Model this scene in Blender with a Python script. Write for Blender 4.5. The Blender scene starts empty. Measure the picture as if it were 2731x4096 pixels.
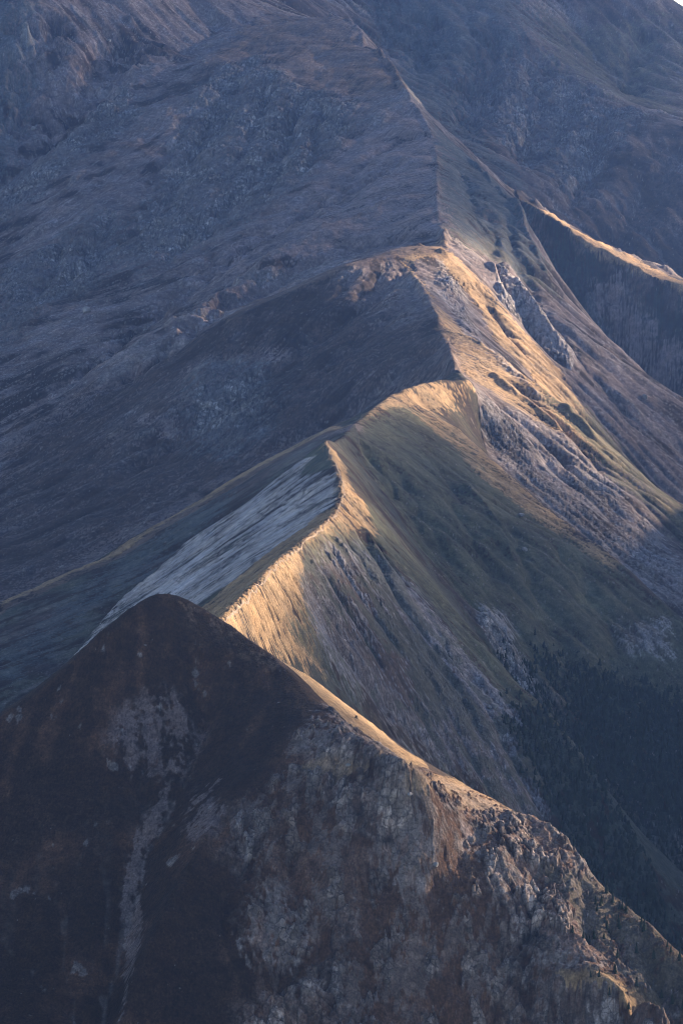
import bpy, math, random
import numpy as np
sc = bpy.context.scene
C = sc.collection
f32 = np.float32
QUALITY = 1.0
# ---------------------------------------------------------------- camera
CAM_Z = 1000.0
cam_d = bpy.data.cameras.new("camera"); cam = bpy.data.objects.new("camera", cam_d); C.objects.link(cam)
cam.location = (0, 0, CAM_Z)
cam.rotation_euler = (math.radians(90 - 9), 0, 0)
cam_d.sensor_fit = 'VERTICAL'; cam_d.sensor_height = 24; cam_d.angle = math.radians(16)
cam_d.lens = 12 / math.tan(math.radians(8))
cam_d.clip_start = 5; cam_d.clip_end = 40000
sc.camera = cam
# ---------------------------------------------------------------- sky and sun
SUN_AZ, SUN_EL = math.radians(48), math.radians(15)      # clockwise from +Y (the view direction)
w = bpy.data.worlds.new("World"); sc.world = w; w.use_nodes = True
nt = w.node_tree; nt.nodes.clear()
sky = nt.nodes.new("ShaderNodeTexSky"); sky.sky_type = 'NISHITA'; sky.sun_disc = False
sky.sun_elevation = SUN_EL; sky.sun_rotation = SUN_AZ; sky.altitude = 2400; sky.air_density = 0.75; sky.dust_density = 1.5; sky.ozone_density = 0.6
bg = nt.nodes.new("ShaderNodeBackground"); bg.inputs["Strength"].default_value = 0.075
wo = nt.nodes.new("ShaderNodeOutputWorld")
nt.links.new(sky.outputs[0], bg.inputs[0]); nt.links.new(bg.outputs[0], wo.inputs[0])
sd = bpy.data.lights.new("sun", 'SUN'); sun = bpy.data.objects.new("sun", sd); C.objects.link(sun)
sd.energy = 5.0; sd.angle = math.radians(0.6); sd.color = (1.0, 0.81, 0.60)
sun.rotation_euler = (math.radians(90) - SUN_EL, 0, math.pi - SUN_AZ)
SUN = np.array([math.sin(SUN_AZ) * math.cos(SUN_EL), math.cos(SUN_AZ) * math.cos(SUN_EL), math.sin(SUN_EL)])
sc.view_settings.view_transform = 'Standard'; sc.view_settings.look = 'None'
sc.view_settings.exposure = 1.95; sc.view_settings.gamma = 1
sc.cycles.max_bounces = 4; sc.cycles.diffuse_bounces = 2; sc.cycles.volume_bounces = 0
sc.cycles.use_denoising = True; sc.cycles.denoising_prefilter = 'ACCURATE'; sc.cycles.pixel_filter_type = 'BLACKMAN_HARRIS'; sc.cycles.filter_width = 0.9
HAZE = True
#@TERRAIN_BEGIN
# ---------------------------------------------------------------- surveyed crest, gully and foot lines of the land (x, y, z in metres)
LINES = {
  'fore_crest': [(-255.7,1925,534.1), (-233.5,1938,545.6), (-188.3,1968,575.4), (-169.8,1978,585.6), (-153.5,1988,598.3), (-134.8,2000,615.7), (-118.3,2012,627.9), (-107.8,2022,634.0), (-94.6,2030,633.3), (-84.8,2030,628.8), (-65.0,2025,616.0), (-45.0,2010,603.9), (-35.1,2000,599.6), (-22.7,1985,587.8), (-11.7,1962,580.4), (-0.9,1938,573.7), (13.1,1912,569.4), (30.3,1892,564.4), (44.4,1900,559.7)],
  'fore_outline': [(-35.6,2030,593.6), (-16.0,2055,577.1), (4.0,2060,560.7), (24.0,2050,547.5), (46.2,2030,533.7), (62.8,2005,532.4), (77.0,1990,527.1), (95.6,1970,521.2), (109.3,1955,518.2), (123.2,1945,509.7), (139.1,1930,489.1), (154.6,1915,480.9), (167.6,1900,472.9), (182.4,1885,459.1), (210.8,1860,436.6), (253.5,1830,405.7)],
  'fore_bottom': [(-228.7,1700,447.9), (-168.5,1735,458.9), (-83.5,1755,452.6), (0.0,1790,441.7), (71.6,1830,429.2), (179.2,1845,424.6), (249.8,1800,392.2)],
  'fore_rib': [(-9.4,1965,582.5), (-22.4,1948,577.3), (-43.2,1918,561.1), (-56.7,1898,551.4), (-69.7,1868,535.0), (-80.1,1842,520.5), (-90.4,1818,506.1), (-104.6,1788,486.9), (-111.8,1758,462.5)],
  'fore_gully': [(-68.7,1985,589.1), (-76.3,1957,568.0), (-85.8,1924,546.4), (-96.3,1896,529.2), (-104.2,1868,512.6), (-109.1,1829,488.0), (-111.8,1795,467.8), (-118.9,1764,449.8)],
  'fore_knob': [(111.0,1850,458.5), (117.9,1850,462.1), (136.0,1848,463.8), (151.4,1840,457.2), (166.7,1832,452.1)],
  'front_low': [(-250.5,1560,412.3), (-154.0,1570,408.6), (0.0,1620,389.7), (164.7,1680,367.1), (257.0,1690,363.4)],
  'saddle_right': [(-72.9,2110,594.6), (-59.5,2180,559.5), (-39.7,2260,518.1), (-6.8,2330,474.1), (55.4,2430,405.8), (96.3,2480,365.4), (140.3,2500,328.7), (191.6,2520,268.9), (245.8,2530,204.4), (318.7,2520,132.8)],
  'saddle_left': [(-78.0,2110,593.3), (-131.5,2230,549.4), (-178.1,2300,492.3), (-221.0,2300,443.4), (-276.0,2280,390.7), (-329.0,2250,341.5)],
  'mid_crest': [(-78.4,2120,594.0), (-72.6,2180,589.8), (-68.8,2213,588.2), (-66.1,2247,587.2), (-62.0,2280,585.9), (-57.7,2320,584.1), (-52.7,2360,583.0), (-48.2,2400,581.7), (-42.6,2440,580.9), (-35.5,2480,580.1), (-28.7,2520,579.5), (-20.8,2560,579.3), (-13.8,2600,579.0), (-8.4,2640,578.4), (-2.9,2680,577.5), (1.0,2750,579.9), (-0.7,2785,582.6), (-1.4,2820,584.7), (-5.1,2855,586.8), (-8.4,2890,588.5), (-12.9,2960,591.9)],
  'mid_saddle': [(-12.9,2960,591.9), (-6.9,3010,584.3), (2.2,3080,578.4), (11.8,3170,576.8)],
  'spur': [(11.8,3170,576.8), (20.0,3215,577.7), (29.8,3260,579.5), (37.8,3300,580.4), (46.6,3340,582.1), (59.7,3380,581.6), (72.4,3420,581.6), (85.7,3445,580.7), (98.5,3470,580.6), (112.2,3485,577.3), (124.6,3500,574.4)],
  'spur_left': [(12.0,3200,572.8), (-9.3,3230,565.7), (-32.9,3250,551.9), (-76.1,3250,530.1), (-118.3,3220,507.0), (-159.4,3180,488.2), (-198.8,3130,469.3), (-244.4,3080,455.8), (-288.6,3030,442.2), (-338.6,2980,423.8), (-403.6,2920,399.1)],
  'slab_edge': [(-12.9,2965,589.8), (-30.0,2960,578.6), (-51.1,2940,563.5), (-79.8,2945,539.3), (-126.3,2946,510.3), (-150.2,2920,491.3), (-176.6,2886,474.1), (-192.7,2810,463.6), (-210.8,2730,448.4), (-233.7,2608,434.1), (-265.3,2450,416.3)],
  'slab_gully': [(-30.8,3040,560.9), (-52.6,3020,544.2), (-81.9,3020,518.3), (-129.1,3010,490.4), (-155.9,2960,469.7), (-181.8,2910,455.3), (-201.9,2840,440.3), (-221.9,2740,426.0), (-246.6,2640,404.1), (-281.1,2480,384.2)],
  'behind_spur': [(-436.2,3150,312.6), (-367.6,3230,343.4), (-314.7,3300,366.0), (-241.1,3400,386.7), (-162.8,3500,420.3), (-80.0,3600,461.1), (-15.1,3680,489.5), (51.7,3700,525.0), (95.1,3660,547.9), (110.9,3600,563.1)],
  'upper_crest': [(124.6,3500,574.4), (116.0,3560,575.3), (110.8,3600,572.7), (109.8,3660,576.5), (109.9,3720,580.9), (107.3,3775,585.6), (103.0,3830,591.7), (101.3,3880,598.7), (97.1,3930,604.7), (91.8,3975,611.8), (85.7,4020,619.8), (80.7,4060,625.8), (75.6,4100,630.9), (75.0,4150,637.4), (88.5,4167,639.6), (103.8,4183,639.8), (116.1,4200,642.0)],
  'knob_left': [(116.1,4200,643.1), (89.0,4230,646.6), (58.4,4210,642.2), (7.9,4150,630.9), (-41.3,4100,614.7), (-89.6,4060,596.5), (-137.0,4020,573.8)],
  'behind_knob': [(121.3,4260,642.0), (91.1,4330,641.3), (60.1,4330,636.1), (8.2,4280,620.9), (-42.6,4230,599.9), (-92.2,4180,579.5)],
  'far_crest': [(120.2,4260,643.1), (121.9,4320,653.5), (118.4,4385,662.4), (117.4,4450,669.7), (118.3,4525,681.2), (120.2,4600,691.4), (120.3,4675,700.6), (125.1,4750,709.6), (126.0,4900,723.7), (119.6,5000,741.8), (115.1,5043,749.7), (107.0,5087,760.3), (98.2,5130,768.5), (90.2,5200,781.9), (84.1,5290,797.0), (77.3,5380,811.2), (64.6,5430,823.5), (55.9,5480,833.5), (31.5,5540,836.3), (34.1,5640,855.2), (20.7,5680,861.8), (10.8,5720,871.3), (-16.4,5770,874.9), (-34.8,5785,873.9), (-57.7,5800,874.9), (-76.5,5820,875.9), (-99.6,5840,874.8)],
  'far_behind': [(141.3,5250,707.1), (120.6,5450,738.0), (106.2,5550,764.6), (79.2,5750,791.5), (46.2,5900,817.3), (11.6,6100,850.6), (-61.7,6200,855.4), (-136.2,6250,868.9)],
  'far_left': [(-99.6,5840,874.8), (-116.5,5787,867.0), (-132.4,5733,860.7), (-150.8,5680,854.2), (-162.7,5627,845.8), (-171.9,5573,835.1), (-186.0,5520,825.8), (-200.6,5472,817.2), (-205.9,5425,807.3), (-220.4,5378,796.4), (-230.4,5330,787.8), (-237.5,5301,780.6), (-250.4,5273,772.6), (-262.3,5244,763.4), (-271.6,5216,755.6), (-279.8,5187,750.9), (-284.1,5159,741.3), (-295.5,5130,735.1), (-306.2,5108,727.3), (-313.4,5086,719.3), (-324.2,5063,711.4), (-327.4,5041,704.5), (-336.5,5019,696.4), (-348.6,4997,689.4), (-354.0,4974,683.1), (-367.2,4952,675.9), (-372.9,4930,669.3), (-378.6,4911,662.1), (-388.7,4892,652.4), (-397.3,4873,647.5), (-405.4,4854,639.2), (-412.1,4836,630.3), (-423.7,4817,622.0), (-429.7,4798,616.4), (-436.3,4779,607.2), (-446.3,4760,601.2), (-452.9,4745,593.9), (-463.4,4731,588.5), (-472.7,4716,583.2), (-479.2,4702,577.8), (-493.7,4687,570.8), (-499.9,4673,565.6), (-507.9,4658,560.7), (-519.0,4644,555.5), (-524.1,4629,547.2), (-533.1,4615,544.1), (-542.8,4600,537.3), (-548.4,4586,530.1), (-559.7,4573,526.5), (-566.1,4559,518.6), (-575.8,4545,514.4), (-583.4,4532,508.3), (-593.3,4518,502.0), (-602.2,4505,493.9), (-608.0,4491,488.2), (-618.8,4477,483.7), (-625.0,4464,479.0), (-633.6,4450,471.8)],
  'far_left_gully': [(-194.5,5780,858.4), (-253.4,5560,811.5), (-310.6,5400,772.3), (-392.5,5200,713.0), (-469.7,5020,651.3), (-571.0,4850,582.0), (-667.3,4700,527.2)],
  'top_left': [(-837.7,6000,1035.4), (-532.1,5750,1000.5), (-467.6,5450,866.5), (-403.3,5850,1000.5), (-322.1,5620,882.1), (-269.9,5950,965.8), (-138.0,6350,978.3)],
  'left_low': [(-517.9,3600,330.6), (-511.8,3900,370.8)],
  'k_ridge': [(103.0,3830,594.0), (110.9,3820,591.0), (122.7,3810,588.3), (131.0,3800,585.2), (144.1,3782,579.9), (153.4,3765,574.5), (160.7,3755,569.4), (168.2,3745,564.0), (177.2,3735,557.9), (186.4,3725,553.4), (196.3,3716,548.3), (202.0,3707,543.8), (211.4,3698,538.9), (220.0,3689,532.7), (229.6,3680,528.4), (234.6,3672,523.0), (243.9,3664,515.8), (250.5,3656,509.8), (256.4,3648,503.2), (261.2,3640,497.3), (269.0,3628,490.2), (274.6,3617,484.8), (281.2,3605,477.5), (287.1,3598,470.8), (296.6,3590,464.7), (301.4,3582,459.3), (310.0,3575,453.4), (316.9,3568,447.7), (322.6,3560,441.8), (329.3,3554,435.1), (334.0,3549,428.3), (342.6,3543,423.5), (348.8,3537,415.6), (353.8,3531,410.9), (360.7,3526,404.5), (365.3,3520,397.6), (373.2,3513,391.1), (376.1,3506,385.9), (384.3,3499,379.1), (390.9,3492,372.3), (395.1,3485,367.9), (403.7,3478,361.9), (409.6,3471,355.7), (415.4,3464,348.5), (421.7,3457,343.0), (426.3,3450,337.2)],
  'k_gully': [(121.1,4110,616.2), (132.8,4010,584.6), (157.4,3900,560.7), (193.4,3865,533.8), (239.9,3845,500.7), (282.5,3800,457.6), (342.6,3780,395.7), (388.4,3740,346.1)],
  'gold_rib': [(117.6,4200,642.0), (127.6,4192,631.8), (138.3,4185,623.3), (147.3,4177,613.7), (153.8,4168,605.1), (162.5,4160,596.5), (169.8,4150,587.2), (174.9,4140,579.1), (181.4,4130,569.6), (187.6,4120,560.1), (198.6,4110,552.3), (204.9,4100,543.1), (215.0,4087,534.9), (223.7,4073,525.8), (232.4,4060,518.1), (239.4,4050,510.1), (246.8,4040,502.5), (255.2,4030,494.8), (259.4,4018,486.1), (266.1,4007,476.0), (272.5,3995,467.7), (279.2,3986,458.7), (287.0,3978,449.8), (295.1,3969,442.9), (304.0,3960,433.8), (310.5,3956,425.7), (319.5,3951,418.5), (326.4,3947,412.5), (333.3,3943,404.7), (342.9,3939,397.9), (347.8,3934,389.5), (356.1,3930,382.8)],
  'gold_gully': [(132.0,4310,638.9), (176.9,4270,619.2), (195.5,4225,580.1), (223.9,4180,539.2), (256.9,4140,506.1), (289.4,4100,466.1), (326.4,4060,419.5), (380.5,4010,358.0), (439.2,3950,289.9)],
  'west_rib': [(127.9,4860,717.3), (145.2,4895,714.4), (162.1,4930,710.3), (173.7,4900,702.4), (182.7,4870,694.1), (189.6,4840,687.8), (198.5,4810,680.2), (209.0,4773,673.4), (216.3,4737,666.8), (227.8,4700,659.5), (233.6,4668,649.9), (233.5,4635,637.6), (238.7,4602,627.3), (243.8,4570,617.1), (247.7,4542,606.2), (254.5,4515,595.4), (255.4,4488,584.4), (259.7,4460,572.8), (267.0,4435,563.8), (272.2,4410,553.1), (278.4,4385,544.2), (285.7,4360,535.2), (294.3,4346,528.2), (296.4,4332,520.0), (306.4,4318,511.2), (310.1,4304,504.2), (317.7,4290,496.0), (323.0,4278,488.5), (329.2,4265,480.4), (340.3,4252,472.2), (345.1,4240,465.9), (354.6,4231,455.6), (359.3,4222,448.2), (372.3,4214,437.8), (378.2,4205,429.5), (385.3,4199,420.5), (393.8,4192,412.9), (399.6,4186,406.6), (407.8,4179,399.0), (415.0,4173,389.1), (422.1,4166,383.7), (430.3,4160,374.7), (435.6,4154,367.8), (446.8,4148,359.6), (451.9,4142,352.6), (462.8,4136,344.1), (466.5,4130,337.3), (473.2,4124,329.4), (483.7,4118,321.9), (488.0,4112,313.4), (496.4,4106,304.6), (505.0,4100,298.3)],
  'q_foot': [(247.9,5050,625.1), (260.5,4880,567.7), (299.1,4830,493.8), (353.6,4770,413.6), (405.9,4700,350.9), (458.7,4650,289.7), (538.9,4600,201.4)],
  'q_crest': [(249.2,5080,636.2), (267.4,5020,628.6), (278.4,5005,622.9), (289.7,4990,617.7), (302.2,4985,610.9), (312.8,4980,603.2), (324.3,4975,596.9), (336.4,4970,589.5), (347.5,4965,583.4), (360.0,4960,577.5), (371.1,4955,572.4), (382.7,4950,566.3), (395.5,4940,560.0), (408.7,4930,554.5), (421.9,4920,548.2), (434.5,4913,543.4), (447.3,4907,538.5), (460.3,4900,533.6), (472.2,4895,529.6), (485.7,4890,524.6), (497.6,4885,520.7), (509.8,4880,515.9), (523.2,4875,511.6), (535.0,4870,507.2), (548.6,4868,503.2), (560.1,4866,499.1), (573.5,4863,495.1), (586.5,4861,491.6), (598.8,4859,486.9), (611.1,4857,483.6), (623.9,4854,479.4), (637.1,4852,475.4), (649.9,4850,471.2)],
  'bowl_low': [(142.7,5550,697.0), (208.0,5520,650.8), (268.4,5400,586.3), (312.7,5380,552.4), (366.0,5400,508.7), (433.4,5430,473.4), (512.6,5450,435.4), (602.8,5480,399.2), (738.1,5500,347.2)],
  'stream': [(115.8,6050,741.3), (149.1,5800,700.5), (172.2,5650,684.8), (208.0,5520,650.8)],
  'dark_gully': [(36.4,6700,930.1), (51.2,6550,862.6), (72.9,6400,805.6), (115.8,6050,741.3)],
  'buttress': [(257.5,6900,976.4), (259.5,6850,952.6), (267.8,6800,934.0), (276.2,6750,913.8), (287.6,6710,896.4), (290.6,6670,881.7), (301.1,6630,867.5), (308.6,6590,852.6), (322.9,6550,839.5), (329.5,6517,827.9), (337.9,6483,814.2), (350.9,6450,797.7), (363.5,6417,788.2), (377.2,6383,776.5), (381.5,6350,762.2), (393.3,6320,752.8), (415.7,6290,747.2), (430.4,6260,743.5), (444.0,6230,733.3), (453.9,6200,727.6), (471.9,6170,720.4), (482.1,6140,718.3), (498.4,6110,711.6), (517.8,6080,706.2), (532.4,6053,702.1), (544.5,6027,697.1), (559.7,6000,694.5), (578.1,5992,688.2), (585.0,5983,686.2), (601.8,5975,680.7), (620.2,5967,676.0), (635.5,5958,670.3), (649.1,5950,664.5)],
  'butt_back': [(391.3,6950,911.3), (440.1,6800,817.4), (482.8,6600,745.1), (549.0,6450,708.9), (616.4,6350,687.2), (719.0,6250,647.6)],
  'cliff_foot': [(197.5,6250,743.8), (245.0,5950,685.7), (319.5,5750,628.0), (386.9,5950,664.5), (446.9,5900,667.4), (542.2,5800,624.8)],
  'skyline': [(-398.8,7000,1122.6), (-155.9,7200,1142.8), (98.3,7200,1109.4), (350.8,7150,1033.9), (515.3,7080,959.3), (595.4,7030,906.1), (624.8,7010,879.3), (635.6,6990,864.9), (648.1,6980,855.2), (700.3,6900,806.6), (780.1,6800,737.3), (930.4,6700,622.3)],
  'skyline_back': [(-453.4,7900,769.3), (108.7,7900,769.3), (736.5,7900,629.5), (1100.5,7900,394.7)],
  'dome_rib': [(48.9,3360,576.0), (58.9,3373,571.6), (67.2,3387,566.5), (75.8,3400,561.4), (86.6,3385,557.4), (95.0,3370,554.2), (107.8,3350,549.1), (114.2,3340,543.3), (119.4,3330,538.3), (127.4,3320,532.0), (133.5,3310,526.3), (141.5,3300,521.4), (146.6,3290,517.1), (154.5,3280,512.2), (163.7,3270,506.2), (170.0,3260,499.8), (179.6,3250,494.4), (187.2,3242,490.6), (193.0,3235,485.6), (200.1,3226,481.7), (207.6,3218,477.6), (213.0,3209,473.3), (220.6,3200,469.2), (229.3,3192,465.2), (234.5,3183,459.8), (242.9,3175,455.4), (251.9,3165,448.0), (258.8,3155,440.6), (265.0,3148,435.0), (272.2,3140,430.9), (278.8,3132,425.7), (283.5,3125,419.8), (290.0,3118,414.8), (296.4,3110,410.2), (301.4,3105,404.8), (307.2,3099,400.9), (313.8,3094,395.7), (319.7,3088,390.1), (325.9,3083,386.5), (330.6,3077,381.0), (336.7,3072,375.9), (342.4,3066,372.0), (347.4,3061,366.2), (353.4,3055,361.6), (359.4,3050,357.2)],
  'dome_gully': [(133.8,3490,522.2), (140.0,3430,507.1), (160.7,3410,489.5), (187.4,3390,467.6), (231.0,3350,439.0), (271.6,3310,407.0), (311.8,3270,371.7), (377.3,3200,313.7)],
  'n_rib': [(1.0,2750,579.9), (11.1,2760,574.0), (19.1,2770,568.4), (24.4,2768,561.9), (28.5,2765,555.1), (33.8,2762,548.8), (38.8,2760,542.9), (43.2,2758,536.8), (49.3,2755,531.4), (53.3,2752,526.3), (58.4,2750,520.2), (64.8,2744,514.5), (70.3,2738,509.0), (74.7,2731,503.2), (81.4,2725,497.0), (87.5,2719,492.1), (93.1,2712,486.6), (97.7,2706,481.3), (102.8,2700,475.9), (108.0,2696,471.0), (112.5,2692,464.7), (116.9,2688,459.7), (122.1,2684,454.7), (127.4,2680,449.2), (132.4,2676,445.0), (140.7,2672,439.2), (146.5,2669,434.5), (151.9,2665,430.1), (157.8,2662,425.0), (161.8,2658,419.1), (166.4,2655,413.7), (170.8,2652,407.7), (175.5,2648,402.2), (179.2,2645,397.3), (182.2,2642,390.4), (187.4,2639,383.5), (191.1,2636,376.6), (194.3,2633,369.7), (198.6,2630,363.5), (202.3,2628,357.0), (207.3,2625,350.4), (209.9,2622,344.6), (213.8,2620,337.7), (219.2,2618,331.0), (221.8,2615,325.2), (226.6,2612,319.0), (229.8,2610,312.4), (233.0,2608,306.5), (235.9,2606,299.5), (240.5,2605,293.0), (243.2,2603,286.2), (247.2,2601,280.7), (249.4,2599,273.3), (254.9,2597,267.0), (257.4,2595,261.3), (259.7,2594,255.0), (263.4,2592,247.8), (267.4,2590,241.9)],
  'ravine': [(-5.1,3030,577.1), (17.1,3080,555.8), (42.2,3010,527.3), (59.9,2980,501.0), (77.6,2960,478.8), (109.7,2930,447.9), (129.2,2915,414.7), (157.4,2890,372.9), (191.8,2870,327.0), (233.1,2850,270.8), (273.6,2830,204.2), (335.0,2800,126.7)],
  'fore_back': [(-37.0,2200,540.5), (-15.8,2225,522.8), (6.0,2230,505.0), (27.7,2220,490.6), (51.7,2200,475.3), (69.8,2175,473.6), (85.3,2160,467.7), (105.6,2140,461.1), (120.6,2125,457.6), (135.7,2115,448.1), (153.1,2100,425.5), (170.1,2085,416.3), (184.4,2070,407.3), (200.6,2055,392.0), (231.8,2030,366.9), (278.9,2000,332.4)],
  'fore_back_low': [(56.7,2360,419.3), (76.2,2335,417.3), (92.9,2320,410.8), (114.8,2300,403.4), (130.9,2285,399.4), (147.3,2275,389.1), (166.1,2260,364.4), (184.5,2245,354.4), (200.0,2230,344.5), (217.6,2215,327.6), (251.5,2190,300.1), (302.6,2160,262.3)],
  'q_near': [(265.0,4975,628.3), (275.9,4960,622.8), (287.1,4945,617.6), (299.5,4940,610.8), (310.1,4935,603.2), (321.4,4930,597.0), (333.4,4925,589.7), (344.4,4920,583.7), (356.7,4915,577.8), (367.8,4910,572.8), (379.2,4905,566.7), (391.9,4895,560.5), (405.0,4885,555.1), (418.0,4875,548.9), (430.6,4868,544.1), (443.2,4862,539.2), (456.1,4855,534.4), (467.9,4850,530.4), (481.3,4845,525.5), (493.1,4840,521.6), (505.2,4835,516.9), (518.5,4830,512.6), (530.1,4825,508.3), (543.6,4823,504.3), (555.0,4821,500.2), (568.3,4818,496.3), (581.1,4816,492.8), (593.3,4814,488.2), (605.5,4812,484.9), (618.2,4809,480.7), (631.2,4807,476.7), (644.0,4805,472.6)],
  'spur_near': [(-9.3,3200,567.8), (-32.6,3220,554.1), (-75.4,3220,532.5), (-117.3,3190,509.6), (-157.9,3150,491.1), (-196.9,3100,472.5), (-242.1,3050,459.2), (-285.7,3000,445.9)],
  'knob_near': [(88.2,4190,647.4), (57.9,4170,643.1), (7.9,4110,632.0), (-40.9,4060,616.0), (-88.7,4020,598.0), (-135.7,3980,575.7)],
  'q_back': [(274.1,5100,612.9), (285.3,5085,607.2), (296.9,5070,601.9), (309.5,5065,594.9), (320.4,5060,587.1), (332.0,5055,580.8), (344.3,5050,573.2), (355.6,5045,567.0), (368.3,5040,561.0), (379.6,5035,555.9), (391.4,5030,549.6), (404.4,5020,543.3), (417.8,5010,537.7), (431.2,5000,531.3), (444.1,4993,526.4), (457.1,4987,521.4), (470.3,4980,516.4), (482.4,4975,512.3), (496.2,4970,507.2), (508.3,4965,503.3), (520.7,4960,498.4), (534.4,4955,494.0), (546.3,4950,489.6), (560.1,4948,485.5), (571.8,4946,481.3), (585.5,4943,477.3), (598.7,4941,473.7), (611.2,4939,469.0), (623.7,4937,465.5), (636.8,4934,461.3), (650.1,4932,457.2), (663.2,4930,453.0)],
}
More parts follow.
